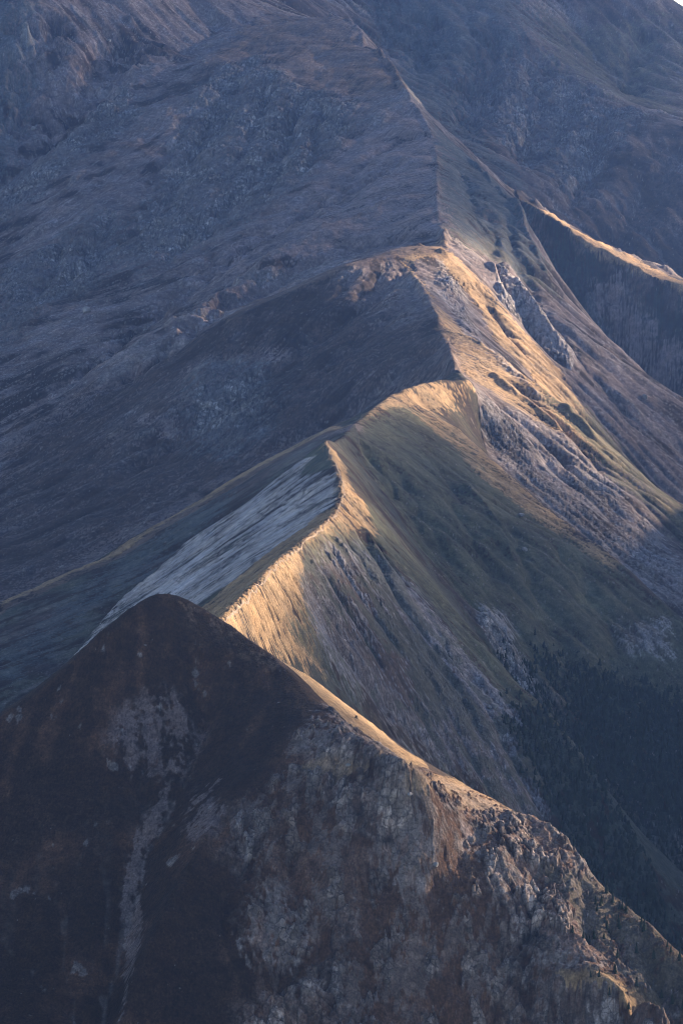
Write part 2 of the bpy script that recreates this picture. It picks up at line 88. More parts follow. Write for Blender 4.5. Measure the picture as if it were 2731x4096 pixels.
REGIONS = [
  (0,'scree',0.22,12,1.8,[(-109,1962),(-92,1970),(-85,1954),(-91,1934),(-105,1934),(-117,1942)]),
  (0,'scree',0.4,3,0.6,[(-103,1910),(-91,1934),(-92,1910),(-101,1888),(-104,1854),(-103,1808),(-106,1778),(-110,1764),(-111,1816),(-115,1848),(-112,1880)]),
  (0,'scree',0.3,8,1.8,[(-77,1912),(-67,1914),(-63,1890),(-72,1874),(-79,1882)]),
  (0,'rocky',0.75,12,0.8,[(-9,1962),(48,1970),(96,1970),(123,1946),(182,1886),(254,1832),(214,1686),(-57,1602),(-49,1780),(-19,1814),(-32,1828),(-51,1832),(-60,1860),(-52,1892),(-34,1920)]),
  (0,'rock',0.8,10,0.9,[(41,1898),(77,1984),(123,1946),(146,1920),(134,1884),(115,1882),(87,1882),(74,1896),(62,1904),(45,1892),(34,1892)]),
  (0,'rock',0.7,10,0.9,[(85,1888),(145,1912),(172,1890),(154,1870),(118,1860),(91,1868)]),
  (0,'rock',0.3,8,1,[(-13,1954),(9,2008),(28,1970),(22,1894),(-1,1908),(-15,1924)]),
  (0,'rock',0.6,8,1,[(-51,1836),(-33,1846),(-19,1842),(-14,1828),(-32,1814),(-48,1818)]),
  (0,'rock',0.6,8,1,[(22,1880),(41,1884),(47,1874),(33,1862),(20,1868)]),
  (0,'gold',0.9,3,0.5,[(113,1852),(129,1852),(151,1860),(170,1864),(160,1834),(145,1842),(134,1846),(118,1848)]),
  (0,'gold',0.5,3,0.8,[(-20,1910),(-6,1912),(22,1898),(45,1994),(42,1956),(15,1898),(-6,1902)]),
  (0,'gold',0.6,4,0.9,[(34,1896),(63,2006),(96,1972),(88,1952),(65,1916),(50,1898),(36,1890)]),
  (0,'gold',0.35,8,1,[(110,1916),(141,1928),(182,1886),(211,1860),(187,1854),(165,1868),(138,1882),(116,1896)]),
  (0,'shrub',0.5,10,1,[(110,1920),(139,1928),(182,1884),(211,1858),(187,1846),(160,1862),(138,1876),(118,1898)]),
  (0,'tan',0.25,10,1,[(-85,2030),(-65,2026),(-36,2030),(-40,1998),(-70,2020),(-89,2022)]),
  (1,'slab',1,7,0.8,[(-11,2884),(-3,2814),(-1,2752),(-5,2698),(-30,2664),(-58,2600),(-82,2562),(-108,2576),(-151,2558),(-194,2506),(-251,2314),(-288,2390),(-234,2608),(-211,2736),(-177,2884),(-150,2922),(-126,2944),(-80,2950),(-51,2944),(-30,2960)]),
  (1,'green',0.9,3,0.3,[(-13,2960),(-7,2888),(-5,2838),(-19,2862),(-33,2888),(-30,2916),(-19,2924),(-34,2954),(-30,2960)]),
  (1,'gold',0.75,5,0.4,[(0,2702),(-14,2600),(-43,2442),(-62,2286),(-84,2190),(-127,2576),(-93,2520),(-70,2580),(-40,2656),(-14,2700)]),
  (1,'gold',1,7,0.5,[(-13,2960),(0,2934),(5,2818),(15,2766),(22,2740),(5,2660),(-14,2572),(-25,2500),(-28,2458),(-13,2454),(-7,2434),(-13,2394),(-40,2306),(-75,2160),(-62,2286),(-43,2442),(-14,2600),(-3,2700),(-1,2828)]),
  (1,'green',0.7,8,0.6,[(2,2808),(15,2766),(39,2802),(60,2832),(71,2716),(58,2696),(38,2694),(22,2692),(2,2664)]),
  (1,'green',0.7,8,0.7,[(-28,2458),(-13,2454),(5,2470),(29,2486),(17,2454),(-13,2404),(-36,2364)]),
  (1,'schist',1,14,0.3,[(-17,2562),(5,2660),(31,2684),(57,2690),(90,2672),(122,2652),(150,2638),(165,2602),(143,2562),(98,2536),(60,2502),(23,2460),(-13,2416),(-28,2446)]),
  (1,'rock',0.15,14,0.8,[(-20,2544),(5,2646),(31,2674),(57,2686),(90,2668),(121,2648),(150,2638),(165,2602),(143,2562),(98,2536),(60,2502),(23,2460),(-7,2434),(-25,2456)]),
  (1,'green',0.85,4,0.6,[(60,2820),(85,2856),(110,2900),(128,2700),(152,2666),(179,2648),(199,2632),(172,2624),(144,2638),(115,2650),(86,2662),(64,2696)]),
  (1,'shrub',0.9,12,0.8,[(126,2654),(152,2660),(179,2646),(230,2612),(267,2586),(227,2564),(179,2572),(147,2578),(126,2596)]),
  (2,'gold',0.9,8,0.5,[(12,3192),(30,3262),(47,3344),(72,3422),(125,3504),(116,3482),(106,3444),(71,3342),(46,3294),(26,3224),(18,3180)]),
  (2,'green',0.85,12,0.4,[(20,3198),(46,3288),(71,3332),(108,3348),(133,3304),(179,3240),(220,3198),(259,3152),(296,3110),(359,3050),(337,2826),(274,2842),(217,2872),(165,2898),(110,2952),(60,2988),(28,3056),(6,3116)]),
  (2,'gold',0.5,8,0.9,[(76,3398),(108,3352),(134,3312),(155,3280),(180,3250),(221,3202),(243,3178),(236,3158),(199,3186),(162,3212),(128,3242),(102,3288),(70,3310)]),
  (2,'scree',0.7,6,0.6,[(-15,3236),(14,3184),(17,3152),(6,3116),(-5,3138),(-21,3180)]),
  (2,'green',0.6,8,0.6,[(25,3094),(50,3044),(78,2974),(57,2996),(28,3050)]),
  (2,'rock',0.6,8,1,[(114,2956),(137,2988),(142,2950),(163,2934),(185,2938),(183,2900),(154,2900),(130,2916),(116,2926)]),
  (2,'rock',0.55,10,1,[(237,3070),(281,3102),(278,3058),(243,3044)]),
  (2,'rock',0.7,10,1,[(218,2890),(278,2886),(275,2852),(244,2860),(213,2870)]),
  (2,'shrub',0.9,30,0.6,[(140,2910),(186,2966),(244,3002),(288,3010),(353,2990),(336,2802),(274,2830),(216,2860),(175,2882)]),
  (2,'tan',0.9,6,0.5,[(-289,3032),(-244,3080),(-199,3130),(-159,3180),(-118,3220),(-76,3250),(-33,3250),(-9,3230),(12,3172),(-9,3182),(-71,3188),(-116,3152),(-156,3120),(-195,3066),(-240,3028),(-284,2984)]),
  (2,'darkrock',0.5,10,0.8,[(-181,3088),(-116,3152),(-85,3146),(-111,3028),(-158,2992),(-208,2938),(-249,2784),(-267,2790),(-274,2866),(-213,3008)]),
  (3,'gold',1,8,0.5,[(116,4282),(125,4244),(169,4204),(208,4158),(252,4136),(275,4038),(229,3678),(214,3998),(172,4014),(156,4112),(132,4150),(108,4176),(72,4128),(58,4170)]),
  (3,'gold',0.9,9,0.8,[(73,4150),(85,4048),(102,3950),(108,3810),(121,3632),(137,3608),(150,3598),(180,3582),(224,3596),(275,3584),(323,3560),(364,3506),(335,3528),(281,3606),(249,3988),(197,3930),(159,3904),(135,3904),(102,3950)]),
  (3,'rock',0.2,12,1,[(130,3522),(180,3582),(223,3584),(284,3524),(325,3422),(345,3314),(287,3296),(231,3362),(188,3402),(152,3444)]),
  (3,'rock',0.85,6,0.6,[(186,4376),(200,4324),(238,4250),(273,4232),(264,4178),(225,4202),(185,4216)]),
  (3,'rock',0.6,8,1,[(113,4170),(137,4128),(145,3960),(178,3732),(198,3684),(165,3744),(130,3928),(114,4040)]),
  (3,'tan',0.7,10,0.5,[(116,4274),(58,4204),(8,4144),(-68,4232),(-137,4020),(-65,4032),(8,4088),(58,4142),(108,4186)]),
  (3,'green',0.6,20,0.6,[(129,4910),(167,5082),(209,5056),(227,4692),(244,4570),(260,4460),(199,4414),(143,4326),(123,4354)]),
  (3,'cliff',0.8,25,0.7,[(-196,5434),(-120,5480),(-65,5276),(10,5214),(28,5030),(-14,4904),(-59,4738),(-102,4654),(-182,4546),(-249,4478),(-294,4602),(-237,4910),(-213,5198)]),
  (3,'cliff',0.8,25,0.8,[(-436,4648),(-368,4700),(-306,4802),(-272,4702),(-292,4476),(-351,4406),(-400,4244)]),
  (3,'tan',0.6,20,0.5,[(-152,5742),(-100,5840),(-16,5770),(32,5540),(56,5478),(77,5380),(90,5202),(10,5214),(-65,5302),(-120,5494),(-184,5460)]),
  (3,'scree',0.8,20,0.5,[(28,5030),(120,5002),(122,4664),(114,4354),(60,4334),(-44,4332),(-148,4342),(-101,4608),(-47,4704)]),
  (3,'heath',0.7,40,0.7,[(-279,3976),(-185,4004),(8,4052),(99,3834),(111,3610),(52,3724),(-81,3664),(-207,3540),(-323,3392),(-405,3388),(-367,3880)]),
  (3,'scree',0.6,20,1,[(-153,3934),(-101,3918),(-68,3908),(-114,3886),(-162,3910)]),
  (3,'scree',0.7,12,1,[(-210,3836),(-177,3822),(-166,3786),(-189,3792)]),
  (3,'green',0.6,15,0.6,[(207,3694),(279,4094),(350,4048),(367,3534),(332,3494),(266,3570)]),
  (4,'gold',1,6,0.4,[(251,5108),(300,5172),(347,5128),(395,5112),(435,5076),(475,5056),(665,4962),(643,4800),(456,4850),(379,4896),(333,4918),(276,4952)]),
  (4,'shrub',0.7,25,0.9,[(248,5054),(332,4900),(455,4838),(551,4738),(539,4602),(445,4706),(354,4780),(284,4870)]),
  (5,'cliff',0.6,50,0.9,[(198,6252),(279,6416),(429,6378),(502,6060),(387,5950),(357,5812),(278,5894),(228,6068)]),
  (5,'green',0.5,50,0.7,[(333,6764),(644,6936),(580,6216),(456,6228),(384,6398)]),
  (5,'shrub',0.5,40,0.8,[(52,6602),(170,6632),(242,6448),(198,6252),(103,5572),(73,6420)]),
  (0,'gold',1,2,0.3,[(-36,2030),(-9,1982),(4,1956),(18,1950),(35,1948),(49,1978),(46,2008),(24,2050),(4,2060),(-16,2054)]),
  (3,'scree',0.85,15,0.5,[(120,4602),(126,4904),(120,5002),(98,5134),(57,4996),(9,4762),(-2,4568),(61,4370),(114,4354)]),
  (3,'darkrock',0.9,15,0.6,[(134,4968),(167,5082),(209,5056),(227,4692),(248,4550),(211,4446),(188,4540),(154,4364),(129,4374),(126,4616)]),
  (5,'darkrock',0.8,60,0.6,[(52,6688),(383,6954),(321,6510),(252,6322),(198,6252),(140,5452),(106,5552),(73,6420)]),
  (5,'heath',0.5,60,0.8,[(318,5728),(558,5982),(516,5488),(369,5444),(307,5522)]),
  (3,'darkrock',0.7,30,0.6,[(-588,5624),(-469,5628),(-461,5444),(-461,5276),(-475,5076),(-528,5006)]),
  (3,'tan',0.5,15,0.8,[(-99,5830),(-151,5682),(-186,5522),(-213,5358),(-120,5510),(-64,5740)]),
  (1,'heath',0.4,10,1,[(-14,2532),(5,2594),(31,2624),(56,2626),(88,2626),(120,2612),(148,2602),(144,2570),(98,2540),(60,2510),(23,2470),(-7,2446),(-25,2444)]),
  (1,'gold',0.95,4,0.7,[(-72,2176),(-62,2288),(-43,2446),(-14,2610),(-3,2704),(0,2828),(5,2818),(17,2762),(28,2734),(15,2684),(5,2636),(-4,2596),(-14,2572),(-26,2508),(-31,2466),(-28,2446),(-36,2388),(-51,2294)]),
  (1,'green',0.6,5,0.8,[(-29,2518),(-1,2642),(22,2692),(31,2674),(18,2642),(5,2622),(-11,2568),(-25,2492)]),
  (2,'gold',0.8,5,0.4,[(-289,3032),(-244,3080),(-199,3136),(-159,3182),(-118,3224),(-76,3250),(-33,3250),(-9,3230),(12,3178),(-9,3200),(-71,3208),(-117,3186),(-158,3148),(-197,3094),(-242,3044),(-286,3000)]),
  (4,'gold',1,6,0.3,[(271,5146),(301,5186),(348,5148),(397,5132),(436,5090),(476,5066),(519,5060),(456,4850),(418,4872),(379,4900),(333,4920),(276,4958)]),
  (1,'gold',0.7,5,0.5,[(0,2702),(-14,2600),(-43,2442),(-62,2286),(-75,2166),(-98,2414),(-81,2536),(-58,2622),(-27,2680)]),
  (3,'cliff',0.8,20,0.8,[(-143,3916),(-105,3910),(-66,3822),(-82,3714),(-117,3682),(-155,3736),(-169,3852)]),
  (3,'cliff',0.7,15,0.9,[(-389,5232),(-309,5368),(-280,5188),(-351,5046),(-422,4876),(-453,4838),(-470,5020)]),
  (5,'cliff',0.8,30,0.8,[(314,5912),(397,6118),(470,6118),(450,5946),(407,5822),(344,5702),(311,5714)]),
  (4,'scree',0.6,15,0.9,[(331,4874),(372,4880),(414,4816),(451,4786),(446,4724),(400,4774),(357,4822)]),
  (5,'darkrock',0.9,40,0.4,[(88,6368),(129,6168),(159,5904),(189,5748),(225,5630),(275,5546),(300,5508),(273,5642),(222,5912),(190,6232),(134,6422)]),
  (3,'darkrock',0.9,15,0.4,[(109,5510),(130,5076),(168,5116),(210,5092),(245,5062),(232,4678),(189,4702),(160,4856),(132,4918)]),
  (1,'heath',0.6,8,1,[(-1,2550),(18,2610),(37,2606),(56,2602),(74,2578),(54,2522),(29,2504),(5,2496)]),
]
# base height model: the lines are fixed, the land between them relaxes to even slopes
X0, X1, Y0, Y1 = -1000.0, 1040.0, 1400.0, 8040.0
def solve_base():
    h = None
    for step, its in ((80, 400), (40, 220), (20, 160), (10, 120), (5, 90), (2.5, 60)):
        nx = int((X1 - X0) / step) + 1; ny = int((Y1 - Y0) / step) + 1
        acc = np.zeros((ny, nx), f32); cnt = np.zeros((ny, nx), f32)
        for pts in LINES.values():
            p = np.array(pts)
            for a, b in zip(p[:-1], p[1:]):
                n = max(2, int(np.linalg.norm(b[:2] - a[:2]) / (step * 0.35)))
                t = np.linspace(0, 1, n)[:, None]; q = a + (b - a) * t
                i = np.rint((q[:, 0] - X0) / step).astype(int); j = np.rint((q[:, 1] - Y0) / step).astype(int)
                k = (i >= 0) & (i < nx) & (j >= 0) & (j < ny)
                np.add.at(acc, (j[k], i[k]), q[k, 2]); np.add.at(cnt, (j[k], i[k]), 1)
        fix = cnt > 0; val = acc / np.maximum(cnt, 1)
        if h is None: h = np.full((ny, nx), float(val[fix].mean()), f32)
        else:
            yy = np.linspace(0, h.shape[0] - 1, ny); xx = np.linspace(0, h.shape[1] - 1, nx)
            j = np.minimum(yy.astype(int), h.shape[0] - 2); i = np.minimum(xx.astype(int), h.shape[1] - 2)
            fy = (yy - j)[:, None]; fx = (xx - i)[None, :]
            g = h[j][:, i] * (1 - fy) * (1 - fx) + h[j + 1][:, i] * fy * (1 - fx) + h[j][:, i + 1] * (1 - fy) * fx + h[j + 1][:, i + 1] * fy * fx
            h = g.astype(f32)
        h[fix] = val[fix]
        for _ in range(its):
            e = np.pad(h, 1, mode='edge')
            h = 0.25 * (e[:-2, 1:-1] + e[2:, 1:-1] + e[1:-1, :-2] + e[1:-1, 2:])
            h[fix] = val[fix]
    return h, step
BASE, BSTEP = solve_base()
def bilin(G, x, y, x0=X0, y0=Y0, s=None):
    s = s or BSTEP
    fx = np.clip((x - x0) / s, 0, G.shape[1] - 1.001).astype(f32); fy = np.clip((y - y0) / s, 0, G.shape[0] - 1.001).astype(f32)
    i = fx.astype(np.int32); j = fy.astype(np.int32); fx -= i; fy -= j
    k = j * G.shape[1] + i; g = G.ravel(); W = G.shape[1]
    a = np.take(g, k); b = np.take(g, k + 1); c = np.take(g, k + W); d = np.take(g, k + W + 1)
    return (a + (b - a) * fx) * (1 - fy) + (c + (d - c) * fx) * fy
def blur(G, n):
    for _ in range(n):
        e = np.pad(G, 1, mode='edge')
        G = 0.25 * G * 0 + (e[:-2, 1:-1] + e[2:, 1:-1] + e[1:-1, :-2] + e[1:-1, 2:] + 2 * e[1:-1, 1:-1]) / 6
    return G

def boundary(*names):
    p = []
    for n in names: p += [(q[0], q[1]) for q in LINES[n]]
    p.sort(); a = np.array(p); return a[:, 0], a[:, 1]
BOUNDS = [boundary('saddle_left', 'saddle_right'), boundary('slab_gully', 'mid_saddle', 'ravine'),
          boundary('behind_spur', 'dome_gully'), boundary('far_behind', 'q_foot'), boundary('far_behind', 'bowl_low')]
BOUNDS[3] = (np.array([-2000., 140, 224, 2000]), np.array([9000., 9000, 5150, 4400]))
a_, b_ = LINES['q_foot'], LINES['bowl_low']
BOUNDS[3] = (np.array([-2000., 200] + [q[0] for q in a_]), np.array([9500., 9500] + [q[1] for q in a_]))
fb = sorted([(q[0], q[1]) for q in LINES['far_behind']]) + [(q[0], q[1]) for q in b_]
fb.sort(); BOUNDS[4] = (np.array([q[0] for q in fb]), np.array([q[1] for q in fb]))
def label_of(x, y):
    l = np.zeros(x.shape, np.int8)
    for k in (0, 1, 2):
        l[y > np.interp(x, *BOUNDS[k])] = k + 1
    side = (y > np.interp(x, *BOUNDS[3])) & (l == 3); l[side] = 4
    l[(y > np.interp(x, *BOUNDS[4])) & (l >= 3)] = 5
    return l
#@TERRAIN_END
# ---------------------------------------------------------------- noise fields
def tile_noise(seed, size, cells, octaves, ridged=False, gain=0.5):
    """tileable smooth fractal noise, size x size, in about -1..1"""
    r = np.random.RandomState(seed); out = np.zeros((size, size), f32); amp = 1.0; tot = 0
    for o in range(octaves):
        n = cells * 2 ** o
        if n > size // 2: break
        g = r.uniform(0, 2 * np.pi, (n, n)); gx = np.cos(g).astype(f32); gy = np.sin(g).astype(f32)
        t = np.arange(size, dtype=f32) * n / size; i = t.astype(int); f = t - i; j = (i + 1) % n; s = f * f * f * (f * (f * 6 - 15) + 10)
        fx = f[None, :]; fy = f[:, None]; sx = s[None, :]; sy = s[:, None]
        def dot(a, b, ox, oy): return gx[a][:, b] * (fx - ox) + gy[a][:, b] * (fy - oy)
        v = (dot(i, i, 0, 0) * (1 - sx) + dot(i, j, 1, 0) * sx) * (1 - sy) + (dot(j, i, 0, 1) * (1 - sx) + dot(j, j, 1, 1) * sx) * sy
        v *= 1.5
        if ridged: v = 1 - 2 * np.abs(v)
        out += amp * v; tot += amp; amp *= gain
    return (out / tot * 1.4).astype(f32)
def samp(T, x, y, texel):
    n = T.shape[0]; fx = x / texel; fy = y / texel
    i = np.floor(fx).astype(np.int32); j = np.floor(fy).astype(np.int32); fx = (fx - i).astype(f32); fy = (fy - j).astype(f32)
    i0 = i % n; i1 = (i + 1) % n; j0 = (j % n) * n; j1 = ((j + 1) % n) * n; g = T.ravel()
    a = np.take(g, j0 + i0); b = np.take(g, j0 + i1); c = np.take(g, j1 + i0); d = np.take(g, j1 + i1)
    return (a + (b - a) * fx) * (1 - fy) + (c + (d - c) * fx) * fy
def samp0(T, x, y, texel):
    n = T.shape[0]; return np.take(T.ravel(), (np.floor(y / texel).astype(np.int32) % n) * n + np.floor(x / texel).astype(np.int32) % n)
def sstep(a, b, x): t = np.clip((x - a) / (b - a), 0, 1); return t * t * (3 - 2 * t)
def tile_cells(seed, size, cells):
    """tileable broken blocks: each cell is a tilted facet at its own height"""
    r = np.random.RandomState(seed); n = cells; px = r.uniform(.1, .9, (n, n)); py = r.uniform(.1, .9, (n, n)); hh = r.uniform(-1, 1, (n, n)); ta = r.uniform(-1.1, 1.1, (n, n)); tb = r.uniform(-1.1, 1.1, (n, n))
    t = np.arange(size) * n / size; X_, Y_ = np.meshgrid(t, t); ci = X_.astype(int); cj = Y_.astype(int); best = np.full((size, size), 9.0); out = np.zeros((size, size)); sec = np.full((size, size), 9.0)
    for dj in (-1, 0, 1):
        for di in (-1, 0, 1):
            i = (ci + di) % n; j = (cj + dj) % n; dx = X_ - (ci + di + px[j, i]); dy = Y_ - (cj + dj + py[j, i]); d = dx * dx + dy * dy
            cl = d < best; sec = np.where(cl, best, np.minimum(sec, d)); out = np.where(cl, hh[j, i] + ta[j, i] * dx + tb[j, i] * dy, out); best = np.where(cl, d, best)
    crack = np.sqrt(sec) - np.sqrt(best)
    return out.astype(f32), crack.astype(f32)
CB, CBE = tile_cells(21, 1024, 40)
NA = tile_noise(1, 1024, 8, 6); NB = tile_noise(2, 1024, 16, 5); NC = tile_noise(3, 1024, 10, 6, True, 0.55); ND = tile_noise(4, 1024, 128, 2)
NE = tile_noise(5, 1024, 64, 3)
# ---------------------------------------------------------------- sample points: a fan of rows and columns over the land
def rows():
    ys = []; y = 1560.0
    while y < 7900:
        ys.append(y)
        d = 0.68 if y < 2080 else 1.4 if y < 3000 else 2.1 if y < 4000 else 2.9 if y < 6100 else 5.0
        if y > 7150: d = 30
        y += d / QUALITY
    return np.array(ys)
ys = rows(); ncol = int(1000 * QUALITY)
us = np.linspace(-0.118, 0.118, ncol)
YY = np.repeat(ys[:, None], ncol, 1).astype(f32); XX = (YY * us[None, :]).astype(f32)
print("fan", XX.shape)
def dsc(y): return np.clip(y / 3000, 0.6, 2.0)
BG = blur(BASE, 2)
gy_, gx_ = np.gradient(blur(BASE, 12), BSTEP); gl = np.sqrt(gx_ ** 2 + gy_ ** 2) + 1e-4
GX = (gx_ / gl).astype(f32); GY = (gy_ / gl).astype(f32); SL = gl.astype(f32)
SLOPE = bilin(SL, XX, YY)
WX = samp(NB, XX, YY + 300, 1.4) * 9; WY = samp(NB, XX + 500, YY, 1.4) * 9
# streaks down the fall line: noise averaged along the flow
lic = [np.zeros_like(XX) for _ in range(3)]; wsum = [0, 0, 0]; LA2 = np.zeros_like(XX)
for sgn in (-1, 1):
    px = XX + WX; py = YY + WY
    for k in range(11):
        dx = bilin(GX, px, py) if k % 2 == 0 else dx; dy = bilin(GY, px, py) if k % 2 == 0 else dy
        px += sgn * dx * 5.0; py += sgn * dy * 5.0
        wk = math.cos(k / 11 * math.pi / 2)
        LA2 += wk * samp(NE, px + 900, py + 250, 4.3)
        lic[0] += wk * samp(NE, px, py, 1.7); wsum[0] += wk              # 27 m ribs
        if k < 6: lic[1] += wk * samp(NE, px + 333, py, 0.62); wsum[1] += wk   # 10 m
    px = XX.copy(); py = YY.copy()
    for k in range(6):
        if k % 3 == 0: dx = bilin(GX, px, py); dy = bilin(GY, px, py)
        px += sgn * dx * 1.1; py += sgn * dy * 1.1
        lic[2] += samp0(ND, px, py, 0.3); wsum[2] += 1                  # 2.4 m
for k in range(3): lic[k] /= wsum[k]; lic[k] *= 0.55 / lic[k].std()
# the foreground rock is bedded: its grain runs down to the left
fore = (YY < np.interp(XX, *BOUNDS[0]))
gx1 = 0.91 * XX - 0.41 * YY + WX * 0.5; gx2 = (-0.41 * XX - 0.91 * YY) * 0.42 + WY * 0.3
GR = samp(NB, gx1, gx2, 0.22) + 0.7 * samp(NE, gx1, gx2, 0.2); GR *= 0.55 / GR.std()
gw = fore * (0.35 + 0.65 * sstep(-60, 0, XX))
lic[0] = lic[0] * (1 - 0.6 * fore); lic[1] = lic[1] * (1 - 0.85 * gw) + gw * 0.75 * GR; lic[2] = lic[2] * (1 - 0.6 * fore)
LA, LB, LC = lic; LA2 *= 0.55 / LA2.std()
irr = np.clip(0.55 + 1.1 * samp(NA, XX + 640, YY + 20, 0.8), 0.1, 1.6); LA *= irr; LB *= np.clip(0.6 + 1.0 * samp(NA, XX + 20, YY + 640, 0.5), 0.15, 1.5)
n_big = samp(NA, XX, YY, 1.1); n_mid = samp(NB, XX + 77, YY, 0.55); n_crag = samp(NC, XX, YY, 0.9); n_crag2 = samp(NC, YY + 50, XX, 0.22)
n_pat = samp(NA, XX + 400, YY + 90, 0.33); n_fine = samp(NE, XX, YY, 0.21)
LAB = label_of(XX, YY)
# noise laid on the steep faces themselves (along the contour and up the face): rock bands and blotches
ZB0 = bilin(BG, XX, YY)
TC = np.choose(LAB, [XX + 0 * YY, YY - 0.3 * XX, 0.8 * XX + 0.6 * YY, YY + 0 * XX, YY - XX, XX + 0.3 * YY]).astype(f32); ZC = ZB0 * 1.15
nzr = samp(NC, TC, ZC, 0.40); nzf = samp(NB, TC + 40, ZC + 9, 0.22 * 1.0); nzl = samp(NB, TC * 0.22, ZC, 0.16); nzb = samp(NA, TC, ZC, 0.9)
DTH = 0.35 * LC + 0.5 * n_fine + 0.7 * nzf + 0.5 * nzr + 0.3 * nzl + 0.3 * n_crag2; DTH *= 0.5 / DTH.std()
# ---------------------------------------------------------------- running water: cuts branching gullies into every slope
def erode(x0, x1, y0, y1, cell, iters, k, seed, lim=0.42):
    xs = np.arange(x0, x1, cell, dtype=f32); yv = np.arange(y0, y1, cell, dtype=f32); gx, gy = np.meshgrid(xs, yv)
    H0 = bilin(BG, gx, gy).astype(np.float64); r = np.random.RandomState(seed)
    big = cell / 2.5
    H = H0 + 3.2 * big * samp(NB, gx + 31, gy, 1.1 * big) + 3.0 * big * samp(NA, gx, gy + 77, 1.2 * big) + 1.2 * big * samp(NE, gx, gy, 0.9 * big) + 0.35 * big * r.randn(*H0.shape)
    Hs = H.copy(); n, m = H.shape; base = np.arange(n * m).reshape(n, m)
    for it in range(iters):
        P = np.pad(H, 1, mode='edge'); best = np.zeros_like(H); rec = base.copy()
        for dj in (-1, 0, 1):
            for di in (-1, 0, 1):
                if dj == 0 and di == 0: continue
                sl_ = (H - P[1 + dj:1 + dj + n, 1 + di:1 + di + m]) / (cell * math.hypot(dj, di)); t = sl_ > best
                t[0 if dj < 0 else -1 if dj > 0 else slice(0, 0)] = False
                if di < 0: t[:, 0] = False
                if di > 0: t[:, -1] = False
                best = np.where(t, sl_, best); rec = np.where(t, base + dj * m + di, rec)
        R_ = rec.ravel(); root = R_ == base.ravel(); A = np.full(n * m, cell * cell); q = R_.copy(); src = ~root
        for _ in range(9):
            add = np.bincount(q[src], weights=A[src], minlength=n * m); A = A + add
            src = src & ~root[q]; q = q[q]
        A2 = A.reshape(n, m)
        dz = np.minimum(k * np.maximum(A2 - 260 * big, 0) ** 0.5 * best, lim * best * cell)
        H = H - dz
        P = np.pad(H, 1, mode='edge'); H += 0.11 * (P[:-2, 1:-1] + P[2:, 1:-1] + P[1:-1, :-2] + P[1:-1, 2:] - 4 * H)
    d = (H - H0); e = np.clip(d, -16 * big, 6)
    la = np.log10(A2 / (cell * cell))
    return e.astype(f32), la.astype(f32), (x0, y0, cell)
ER1, AR1, q1_ = erode(-560, 560, 1480, 4420, 2.5, 28, 0.020, 1)
ER2, AR2, q2_ = erode(-960, 960, 3900, 8000, 5.0, 28, 0.020, 2)
bl_ = sstep(4100, 4350, YY); s1 = YY < 4400; s2 = YY > 4050
ERO = np.zeros_like(XX); CHN = np.zeros_like(XX)
for E_, A_, q_, ww in ((ER1, AR1, q1_, 1 - bl_), (ER2, AR2, q2_, bl_)):
    ERO += ww * bilin(E_, XX, YY, q_[0], q_[1], q_[2]); CHN += ww * bilin(blur(A_, 1), XX, YY, q_[0], q_[1], q_[2])
print("gullies", ERO.min(), ERO.mean(), CHN.max())
# ---------------------------------------------------------------- what covers the ground
KINDS_ = ['gold', 'green', 'heath', 'scree', 'rock', 'shrub', 'tan', 'slab', 'darkrock', 'redheath', 'schist']
W = {k: np.zeros_like(XX) for k in KINDS_}
def cover(kind, a):
    for k in W: W[k] *= (1 - a)
    W[kind] += a
cover('heath', np.ones_like(XX))
def put(mask, kind, a): cover(kind, np.where(mask, a, 0).astype(f32))
pat = n_pat + 0.5 * LB
put(LAB == 0, 'heath', 1.0)
put(LAB == 0, 'redheath', 0.4 * sstep(-0.1, 0.7, pat))
put(LAB == 1, 'green', 0.7 * sstep(-0.3, 0.5, pat)); 
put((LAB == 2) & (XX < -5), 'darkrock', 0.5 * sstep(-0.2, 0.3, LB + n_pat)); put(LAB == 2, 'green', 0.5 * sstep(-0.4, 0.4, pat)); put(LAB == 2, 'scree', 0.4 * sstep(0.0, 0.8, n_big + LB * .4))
put(LAB == 3, 'scree', 0.8 * sstep(-0.25, 0.15, n_big + LA * .7 + 0.5 * n_pat + 0.2)); put(LAB == 3, 'heath', 0.55 * sstep(0.15, 0.4, n_mid * .5 + LB * .7 + LA * .7 + 0.25 * n_fine))
put(LAB == 3, 'scree', 0.6 * sstep(0.45, 0.6, n_mid + LB * .7 + 0.3 * n_fine)); put(LAB == 3, 'rock', 0.35 * sstep(0.45, 0.7, -n_mid * .5 + LB * .6 + LC * .6 + 0.4 * n_fine))
put(LAB == 4, 'scree', 0.5 * sstep(0.0, 0.25, n_mid + 0.5 * n_pat + 0.25 * LA)); put(LAB == 5, 'scree', 0.7 * sstep(-0.6, 0.5, n_big + LA * .7))
CRAG = np.zeros_like(XX)                                                 # where the ground is broken rock
slopey = sstep(0.55, 1.1, SLOPE)
far_rock = sstep(0.15, 0.7, n_big * .8 + LA * .7) * (LAB >= 3)
CRAG = np.maximum(CRAG, 0.55 * far_rock); put(LAB >= 3, 'rock', 0.35 * far_rock)
def poly_sd(x, y, p):
    ins = np.zeros(x.shape, bool); d = np.full(x.shape, 1e9, f32); n = len(p)
    for i in range(n):
        ax, ay = p[i]; bx, by = p[(i + 1) % n]; ex, ey = bx - ax, by - ay; L2 = ex * ex + ey * ey + 1e-6
        t = np.clip(((x - ax) * ex + (y - ay) * ey) / L2, 0, 1); d = np.minimum(d, (x - ax - t * ex) ** 2 + (y - ay - t * ey) ** 2)
        c = ((ay > y) != (by > y)); ins ^= c & (x < (bx - ax) * (y - ay) / (by - ay + 1e-9) + ax)
    d = np.sqrt(d); return np.where(ins, d, -d)
